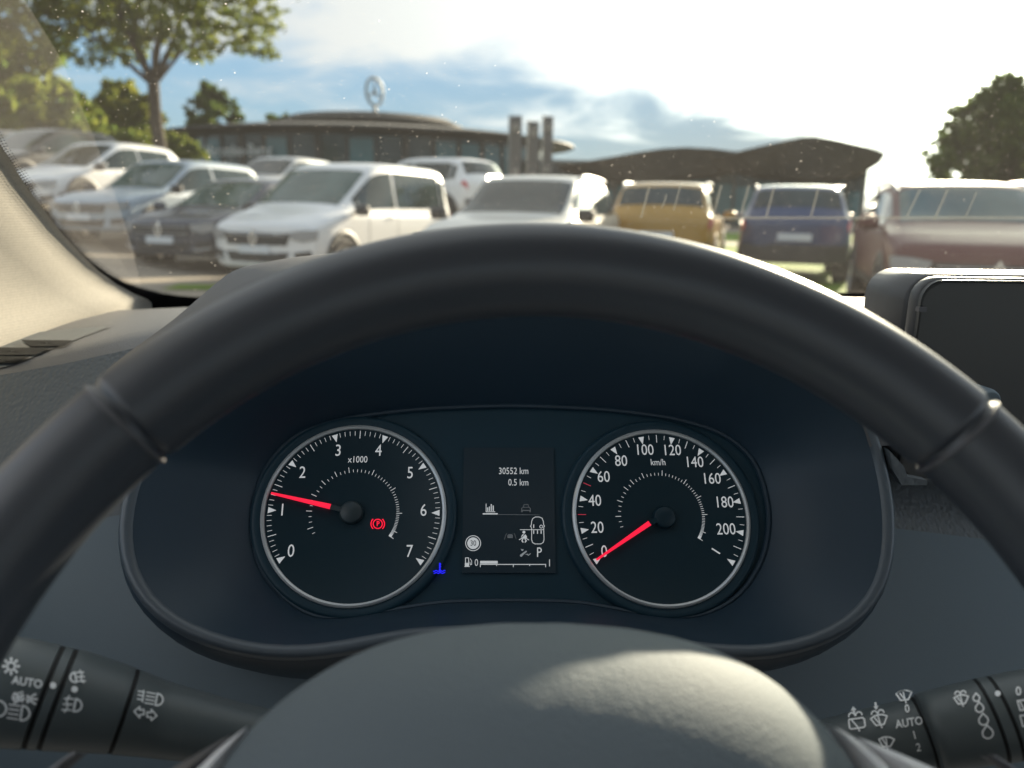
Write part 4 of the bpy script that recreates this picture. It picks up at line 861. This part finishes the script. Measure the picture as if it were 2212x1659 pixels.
k = inkd(); k.poly([(150, 1465), (150, 1420), (205, 1420), (205, 1465)]); k.line([(158, 1420), (158, 1355), (198, 1355), (198, 1420)], 10); k.line([(146, 1467), (210, 1467)], 8); k.line([(218, 1365), (238, 1395), (238, 1440), (222, 1445), (215, 1410)], 8)
k.text('0', (299, 1420), 128, .78); k.text('1', (1247, 1425), 132, .8); k.build('fuel_icon', M['mark'], disp)
k = inkd(); k.line([(348, 1440), (1200, 1440)], 10)
for x, l_ in ((350, 34), (560, 20), (778, 34), (990, 20), (1197, 34)): k.line([(x, 1440), (x, 1440+l_)], 9)
k.poly([(348, 1394), (575, 1394), (575, 1430), (348, 1430)]); k.build('fuel_gauge', M['mark'], disp)
# tell-tales
k = Ink(lambda x, y: on_cl(*z7(x, y), .0012)-CP0); k.circle((1032, 895), 38, 8, 30); k.circle((1032, 895), 56, 8, 14, 135, 225); k.circle((1032, 895), 56, 8, 14, -45, 45); k.text('P', (1034, 895), 58, .85, bold=1.5); k.build('brake_telltale', M['red'], clu)
k = Ink(lambda x, y: on_cl(*z7(x, y), .0022)-CP0); k.line([(1547, 1222), (1547, 1280)], 13); k.line([(1547, 1228), (1556, 1228)], 8); k.line([(1547, 1248), (1556, 1248)], 8)
for y0, xa, xb in ((1285, 1493, 1535), (1285, 1555, 1592), (1302, 1498, 1590)): k.line([(x, y0+4*math.sin((x-1490)*.18)) for x in np.linspace(xa, xb, 12)], 8)
k.dot((1547, 1284), 11); k.build('coolant_telltale', M['blue'], clu)

# ------------------------------------------------------------------ steering wheel
WC = A3(0, .1643, 1.0371); WT = rad(34.26); WE = A3(0, math.sin(WT), math.cos(WT)); WN = A3(0, -math.cos(WT), math.sin(WT)); WR, Wr = .17246, .01475
sw_ = empty('steering_wheel', tuple(WC)); tag(sw_, 'black leather steering wheel with rounded airbag cover in the foreground', 'steering wheel')
def wp(s_, t_, h=0.): return CXv*s_+WE*t_+WN*h
def wpx(px, py, h=0.):
    q = at_plane(px, py, WC+WN*h, WN)-WC; return q@CXv, q@WE
sA = [math.degrees(math.atan2(*wpx(x, y)[::-1])) for x, y in ((2088, 895), (270, 890))]
def rim_r(a):
    d_ = min(abs(((a-s_+180) % 360)-180) for s_ in sA); up = (sA[0] < a % 360 < sA[1])
    return Wr*(1.02 if up else 1.0)-.0011*math.exp(-(d_/.45)**2)
b = MB(); angs = []
for a in np.arange(0, 360, 1.5): angs.append(a)
for s_ in sA: angs += list(np.arange(s_-1.2, s_+1.2, .2))
angs = sorted(set(round(a % 360, 3) for a in angs))
rows = []
for a in angs:
    r = rim_r(a); ca, sa = math.cos(rad(a)), math.sin(rad(a))
    rows.append([wp((WR+r*math.cos(h))*ca, (WR+r*math.cos(h))*sa, r*1.08*math.sin(h)) for h in np.linspace(0, 2*math.pi, 36, endpoint=False)])
b.grid(rows, cu=True, cv=True); b.build('rim', M['leather'], sw_, angle=80)
for s_, sg in ((sA[0], -1), (sA[1], 1)):
    a = s_+sg*.75; ca, sa = math.cos(rad(a)), math.sin(rad(a)); r = Wr*1.0
    b = MB(); b.tube([wp((WR+r*math.cos(h))*ca, (WR+r*math.cos(h))*sa, r*1.08*math.sin(h)) for h in np.linspace(0, 2*math.pi, 40, endpoint=False)], .0007, 8, closed=True); b.build('rim_seam', M['seam'], sw_)
# airbag cover
pad_px = [(440, 1730), (480, 1659), (525, 1592), (580, 1538), (640, 1490), (700, 1450), (790, 1405), (900, 1372), (1020, 1354), (1150, 1349), (1280, 1353), (1400, 1367), (1510, 1393), (1600, 1430), (1680, 1478), (1750, 1538), (1800, 1592), (1850, 1659), (1880, 1720)]
ol = [wpx(x, y, -.022) for x, y in pad_px]
lx, ly = ol[0]; rx, ry = ol[-1]
for t in np.linspace(0, 1, 14)[1:-1]:
    a = math.pi-math.pi*(-t) if False else math.pi+math.pi*t
    mx, hw = (lx+rx)/2, (rx-lx)/2; ol.append((mx+hw*1.02*math.cos(a), (ly+ry)/2+.085*math.sin(a)))
pc = (sum(p[0] for p in ol)/len(ol), .0)
ol = resample(ol, 120, pc)
rows = [[wp(pc[0]+(x-pc[0])*q, pc[1]+(y-pc[1])*q, h) for x, y in ol] for q, h in ((.985, -.060), (1.0, -.030), (1.0, -.022), (.975, -.0165), (.93, -.0085), (.87, -.0005), (.78, .0078), (.66, .0155), (.50, .0225), (.30, .0275), (.02, .0295))]
b = MB(); b.grid(rows, cv=True); b.build('airbag_cover', M['pad'], sw_, angle=80)
# spokes with silver trim
for sd in (-1, 1):
    b = MB(); rows = []
    for s_ in np.linspace(.062, WR-.004, 10):
        w = .014+.012*((s_-.11)/.05)**2; rows.append([wp(sd*s_, -.012+w*math.cos(a), -.034+.018*(s_-.06)/.11+.0065*math.sin(a)) for a in np.linspace(0, 2*math.pi, 16, endpoint=False)])
    b.grid(rows, cv=True); sp_ = b.build('spoke', M['leather'], sw_)
def strip(nm, pa, pb, h, mt, th=.004):
    b = MB(); n = len(pa); A = [wp(*wpx(x, y, h), h) for x, y in pa]; B = [wp(*wpx(x, y, h), h) for x, y in pb]
    mid = [(p+q)/2+WN*th for p, q in zip(A, B)]
    b.grid([[p-WN*.004 for p in A], A, mid, B, [p-WN*.004 for p in B]]); b.build(nm, mt, sw_, angle=70)
strip('spoke_trim', [(532, 1570), (500, 1594), (463, 1625), (428, 1659), (378, 1710)], [(540, 1576), (522, 1604), (500, 1636), (480, 1664), (452, 1712)], -.026, M['silver'])
strip('spoke_trim', [(500, 1585), (450, 1614), (405, 1640), (350, 1672)], [(495, 1606), (462, 1636), (430, 1668), (390, 1712)], -.034, M['seam'])
strip('spoke_trim', [(1790, 1566), (1820, 1578), (1858, 1602), (1900, 1638), (1950, 1690)], [(1796, 1576), (1812, 1602), (1836, 1636), (1862, 1668), (1895, 1712)], -.026, M['silver'])
strip('spoke_trim', [(1842, 1588), (1890, 1606), (1950, 1630), (2010, 1656), (2080, 1690)], [(1850, 1598), (1896, 1634), (1940, 1664), (1990, 1700), (2040, 1730)], -.034, M['silver'])
strip('corner_strip', [(158, 1623), (130, 1642), (100, 1664)], [(176, 1628), (152, 1650), (126, 1672)], -.040, M['seam'], .001)  # thin grey strips near the lower corners of the wheel
strip('corner_strip', [(2133, 1634), (2165, 1656), (2200, 1685)], [(2150, 1630), (2185, 1652), (2225, 1684)], -.040, M['seam'], .001)

# ------------------------------------------------------------------ stalks
def stalk(name, label, pts, y0, dy, prints, grooves, collar=None):
    """pts: (px, py, radius) along the axis"""
    root = empty(name); P = []
    for i, (x, y, r) in enumerate(pts): P.append((at_y(x, y, y0+.045+dy*i/(len(pts)-1)), r*1.18))
    o = P[len(P)//2][0]; root.location = tuple(o); tag(root, label, 'stalk')
    ax = P[-1][0]-P[0][0]; ax /= np.linalg.norm(ax)
    ss = np.array([(p-P[0][0])@ax for p, r in P]); rs = np.array([r for p, r in P])
    u = np.cross(ax, A3(0, 0, 1)); u /= np.linalg.norm(u); w = np.cross(u, ax)
    def centre(s_): return A3(*[np.interp(s_, ss, [p[i] for p, r in P]) for i in range(3)])
    N = 60; sv = np.linspace(ss[0], ss[-1], N); gs = []
    for gx, gw in grooves:
        gp = None
        best = min(np.linspace(ss[0], ss[-1], 600), key=lambda s_: abs(gx-px_of(centre(s_)))); gs.append((best, gw))
    sv = np.unique(np.concatenate([sv]+[np.array([g-w_*.6, g-w_*.5, g, g+w_*.5, g+w_*.6]) for g, w_ in gs]))
    def rad_at(s_): return float(np.interp(s_, ss, rs))
    rows = []
    for s_ in sv:
        r = rad_at(s_)
        if any(abs(s_-g) < w_*.55 for g, w_ in gs): r -= .0008
        c = centre(s_); rows.append([c+(u*math.cos(a)+w*math.sin(a))*r-o for a in np.linspace(0, 2*math.pi, 40, endpoint=False)])
    b = MB(); b.grid(rows, cv=True); b.add(rows[0], [tuple(range(40))]); b.add(rows[-1], [tuple(range(40))]); body = b.build('body', M['stalk'], root, angle=50)
    for g, w_ in gs:
        r = rad_at(g)-.0006; c = centre(g)
        b = MB(); b.grid([[c+ax*dx+(u*math.cos(a)+w*math.sin(a))*(r+dr)-o for a in np.linspace(0, 2*math.pi, 40, endpoint=False)] for dx, dr in ((-w_*.45, -.001), (-w_*.45, .0003), (w_*.45, .0003), (w_*.45, -.001))], cv=True); b.build('groove_ring', M['groove'], root)
    def hit(px, py):
        d = ray(px, py); d = d/np.linalg.norm(d); lo = .1; best = (1e9, None); k = .1
        while k < .6:
            p = CAM_POS+d*k; s_ = (p-P[0][0])@ax; c = centre(min(max(s_, ss[0]), ss[-1])); q = p-c; q = q-ax*(q@ax); dist = np.linalg.norm(q)-rad_at(min(max(s_, ss[0]), ss[-1]))-.0006
            if dist < best[0]: best = (dist, p)
            if dist < 0.00002: return p-o
            k += max(dist*.9, .00003)
        return best[1]-o
    k = Ink(hit); prints(k); k.build('printed_symbols', M['print'], root)
    return root
def px_of(p):
    q = p-CAM_POS; return CX+FX*(q@Rv)/(q@Fv)
def zl(x, y): return (x*.18404, 1353.7+y*.18404)
def zr(x, y): return (1785.7+x*.19270, 1411.3+y*.19270)
def lamp(k, z, c, s_, rot=0., lines=4, flip=1, fog=False):
    cr, sr = math.cos(rad(rot)), math.sin(rad(rot))
    T = lambda x, y: z(c[0]+(x*cr-y*sr)*s_*flip, c[1]+(x*sr+y*cr)*s_)
    k.line([T(.15, -.5)]+[T(.15+.55*math.sin(a), -.5*math.cos(a)) for a in np.linspace(0, math.pi, 12)]+[T(.15, .5), T(.15, -.5)], 4.2)
    for i in range(lines):
        y = -.45+.9*i/(lines-1) if lines > 1 else 0; k.line([T(-.02, y), T(-.75, y+(.12 if fog else 0))], 3.2)
    if fog: k.line([T(-.45+.08*math.sin(t*6), t) for t in np.linspace(-.62, .72, 10)], 3.2)
def left_prints(k):
    c = zl(130, 465); k.circle(c, 8.5, 4, 20)
    for a in range(0, 360, 45): k.line([(c[0]+13*math.cos(rad(a)), c[1]+13*math.sin(rad(a))), (c[0]+18*math.cos(rad(a)), c[1]+18*math.sin(rad(a)))], 5)
    k.text('AUTO', zl(320, 655), 25, .95, rot=9, bold=.6)
    lamp(k, zl, (215, 825), 95, 15, 3, -1); lamp(k, zl, (345, 850), 95, 15, 3, 1) if False else None
    for fx_, cx2 in ((-1, 262), (1, 322)):
        cx3, cy3 = zl(cx2, 838 if fx_ < 0 else 850); k.line([(cx3, cy3-8), (cx3-fx_*-7, cy3), (cx3, cy3+8), (cx3, cy3-8)], 3.6)
        for a in (-32, 0, 32): k.line([(cx3+fx_*9*math.cos(rad(a)), cy3+9*math.sin(rad(a))), (cx3+fx_*21*math.cos(rad(a)), cy3+21*math.sin(rad(a)))], 4)
    lamp(k, zl, (225, 1010), 175, 8, 4); k.circle(zl(-20, 962), 17, 4.2, 20, -90, 90)
    k.dot(zl(622, 688), 7.2); k.dot(zl(875, 735), 7.2)
    lamp(k, zl, (905, 590), 115, 12, 3, -1, True); lamp(k, zl, (855, 915), 150, 12, 3, 1, True)
    lamp(k, zl, (1815, 850), 140, 10, 4); c = zl(1655, 815); k.line([(c[0]-6, c[1]-11), (c[0]+4, c[1]-9)], 3.4); k.line([(c[0]-7, c[1]-3), (c[0]+3, c[1]-1)], 3.4); k.line([(c[0]-8, c[1]+6), (c[0]+2, c[1]+8)], 3.4); k.line([(c[0]+6, c[1]-12), (c[0]+3, c[1]+12)], 4)
    for c, sg in (((1640, 1005), -1), ((1775, 1035), 1)):
        cx3, cy3 = zl(*c); k.line([(cx3+sg*12, cy3+sg*2), (cx3, cy3-12), (cx3, cy3-5), (cx3-sg*9, cy3-6), (cx3-sg*9, cy3+5), (cx3, cy3+5), (cx3, cy3+12), (cx3+sg*12, cy3+sg*2)], 3.8)
def wiper(k, z, c, s_, rot, drops=False, box=False):
    cr, sr = math.cos(rad(rot)), math.sin(rad(rot)); T = lambda x, y: z(c[0]+(x*cr-y*sr)*s_, c[1]+(x*sr+y*cr)*s_)
    if box: o = [(-.5, -.28), (.45, -.28), (.55, -.15), (.55, .3), (.45, .4), (-.45, .4), (-.55, .3), (-.55, -.15), (-.5, -.28)]
    else: o = [(-.3, .38), (-.62, -.18), (-.3, -.34), (0, -.38), (.3, -.34), (.62, -.18), (.3, .38), (-.3, .38)]
    k.line([T(*p) for p in o], 3.6); k.line([T(-.32, -.2), T(.05, .38), T(.1, .62)], 3.4)
    if not box: k.line([T(-.05, -.3), T(.05, .38)], 3.)
    if drops:
        for dx in (-.28, .22): k.line([T(dx+.22*math.cos(a), -.48+.24*math.sin(a)) for a in np.linspace(math.pi, 2*math.pi, 8)], 3.2)
def arrow(k, z, c, s_, up, rot):
    cr, sr = math.cos(rad(rot)), math.sin(rad(rot)); g = -1 if up else 1; T = lambda x, y: z(c[0]+(x*cr-y*sr)*s_, c[1]+(x*sr+y*cr)*s_)
    k.poly([T(-.14, -g*.5), T(.14, -g*.5), T(.14, 0), T(-.14, 0)]); k.poly([T(-.36, 0), T(.36, 0), T(0, g*.5)])
def right_prints(k):
    arrow(k, zr, (302, 638), 92, True, -8); wiper(k, zr, (338, 775), 160, -8, True, True)
    arrow(k, zr, (552, 592), 88, False, -8); wiper(k, zr, (590, 745), 150, -10, True)
    wiper(k, zr, (868, 470), 140, -6); wiper(k, zr, (672, 990), 140, 0)
    k.text('0', zr(903, 622), 25, .85, rot=-8, bold=.5); k.text('AUTO', zr(925, 778), 25, .85, rot=-9, bold=.5); k.text('1', zr(985, 920), 25, .85, rot=-14, bold=.4); k.text('2', zr(1030, 1058), 25, .85, rot=-8, bold=.3)
    wiper(k, zr, (1510, 515), 130, -6, True)
    for x, y, r in ((1690, 492, 7), (1728, 603, 8.8), (1775, 738, 10.2), (1825, 880, 11.6)):
        c = zr(x, y); k.line([(c[0]+(-2.5+q[0])*r/8, c[1]+q[1]*r/8) for q in [(-1.2, -10)]+[(8*math.cos(rad(a)), 2+8*math.sin(rad(a))) for a in range(-40, 231, 27)]+[(-1.2, -10)]], 3.6)
    k.dot(zr(1918, 450), 6.4); k.text('0', zr(2150, 428), 27, .95, rot=-6, bold=.6)
    c = zr(2190, 580); k.line([(c[0]-10, c[1]-9), (c[0]+12, c[1]-12), (c[0]+12, c[1]+10), (c[0]-4, c[1]+11), (c[0]-10, c[1]-9)], 3.6); k.line([(c[0]-4, c[1]-7), (c[0]+4, c[1]+8)], 3.2)
    c = zr(2215, 760); k.line([(c[0]-9, c[1]-12), (c[0]+12, c[1]-13)], 3.6); k.line([(c[0]-9, c[1]-12), (c[0]-3, c[1]+11), (c[0]+12, c[1]+12)], 3.6)
ls = stalk('light_stalk', 'dark lamp and indicator stalk with white symbols left of the airbag cover', [(-160, 1478, .0172), (20, 1494, .0166), (150, 1512, .0155), (255, 1532, .0138), (340, 1553, .0122), (500, 1585, .0105), (640, 1610, .0098), (760, 1630, .0098)], .225, .035, left_prints, ((97, .0016), (126, .0016), (268, .0015)))
rs_ = stalk('wiper_stalk', 'dark wiper stalk with white symbols and AUTO right of the airbag cover', [(1560, 1668, .0096), (1700, 1640, .0100), (1850, 1610, .0112), (1996, 1584, .0123), (2010, 1581, .0131), (2140, 1556, .0140), (2300, 1530, .0146)], .255, -.03, right_prints, ((1999, .0015), (2138, .0013), (2168, .0013)))

# ------------------------------------------------------------------ touchscreen
ts = empty('touchscreen', (.41, .50, 1.08)); to = A3(*ts.location); tag(ts, 'dark switched off touchscreen standing on the dashboard at the right edge', 'screen')
def rbox(b, x0, x1, y0, y1, z0, z1, r, n=6):
    prof = []
    for cx3, cz3, a0 in ((x1-r, z1-r, 0), (x0+r, z1-r, 90), (x0+r, z0+r, 180), (x1-r, z0+r, 270)):
        for a in np.linspace(a0, a0+90, n): prof.append((cx3+r*math.cos(rad(a)), cz3+r*math.sin(rad(a))))
    cxm, czm = (x0+x1)/2, (z0+z1)/2; e = .0022; rows = []
    for y, q in ((y0, e), (y0+.0012, e*.3), (y0+e, 0), (y1-e*2, 0), (y1-.002, e*.6), (y1, e*2)):
        rows.append([A3(cxm+(x-cxm)*(1-q/abs(x1-cxm)), y, czm+(z-czm)*(1-q/abs(z1-czm)))-to for x, z in prof])
    b.grid(rows, cv=True); b.add(rows[0], [tuple(range(len(prof)))]); b.add(rows[-1], [tuple(range(len(prof)))])
xl = at_y(1974, 700, .47)[0]; zt = at_y(2100, 584, .535)[2]
b = MB(); rbox(b, xl+.001, .60, .4850, .540, 1.035, zt+.0006, .017); b.build('housing', M['screen_house'], ts, angle=50)
b = MB(); rbox(b, xl, .60, .470, .4835, 1.03, zt, .014); fr_ = b.build('frame', M['screen_house'], ts, angle=50)
b = MB(); rbox(b, xl+.0012, .599, .4692, .4720, 1.031, zt-.0012, .0132); b.build('display', M['display'], fr_, angle=50)
p = at_y(1990, 668, .467); b = MB(); b.box(p-to, (.0025, .002, .0014)); b.build('button', M['seam'], ts, smooth=False)
kn = empty('vent_knob', tuple(at_y(2140, 868, .42))); tag(kn, 'small grey round knob peeping over the wheel rim at the right', 'knob')
b = MB(); b.grid([[A3(r*math.cos(a), y, r*math.sin(a)) for a in np.linspace(0, 2*math.pi, 24, endpoint=False)] for r, y in ((.0068, .03), (.0072, .004), (.0066, .001), (.0055, 0), (.0001, 0))], cv=True); b.build('cap', M['panel'], kn)

# ------------------------------------------------------------------ the rest of the cabin around the camera
cab = empty('cabin_shell'); tag(cab, kind='structure')
b = MB(); rows = [[A3(x, y, 1.57+.05*(1-((x-.36)/.76)**2)-(.05 if y > .2 else 0)) for x in np.linspace(-.42, 1.14, 13)] for y in (.36, .1, -.6, -1.5, -2.1)]
rows[0] = [A3(p[0], ws_y(p[0], 1.555)+.01, 1.56) for p in rows[0]]
b.grid(rows); b.grid([[q+A3(0, 0, .04) for q in r] for r in rows]); b.build('roof', M['head'], cab)
for xs_ in (-.44, 1.16):
    b = MB(); b.box((xs_, -.55, .72), (.03, 1.45, .34)); b.box((xs_*.96+.014, -.28, 1.32), (.03, .07, .28)); b.box((xs_*.96+.014, -1.45, 1.32), (.03, .16, .28)); b.build('door', M['cabin'], cab, smooth=False)
b = MB(); b.box((.36, -.6, .42), (.80, 1.6, .03)); b.box((.36, -2.1, .75), (.80, .04, .35)); b.build('floor', M['seat'], cab, smooth=False)
for xs_ in (0., .72):
    b = MB(); b.box((xs_, -.42, .60), (.25, .26, .10)); b.box((xs_, -.72, .92), (.24, .07, .32)); b.build('seat', M['seat'], cab, smooth=False)
# right pillar of the windscreen
b = MB(); b.tube([A3(1.10, ws_y(1.1, z)-.03, z) for z in (1.05, 1.2, 1.4, 1.58)], .045, 10); b.build('pillar', M['head'], cab)
b = MB(); b.tube([A3(x, ws_y(x, 1.56)-.02, 1.58) for x in np.linspace(-.4, 1.12, 12)], .04, 8); b.build('header', M['head'], cab)
b = MB(); b.tube([A3(-.40, ws_y(-.40, z)-.02, z) for z in (1.25, 1.4, 1.58)], .05, 10); b.build('pillar', M['pillar'], cab)
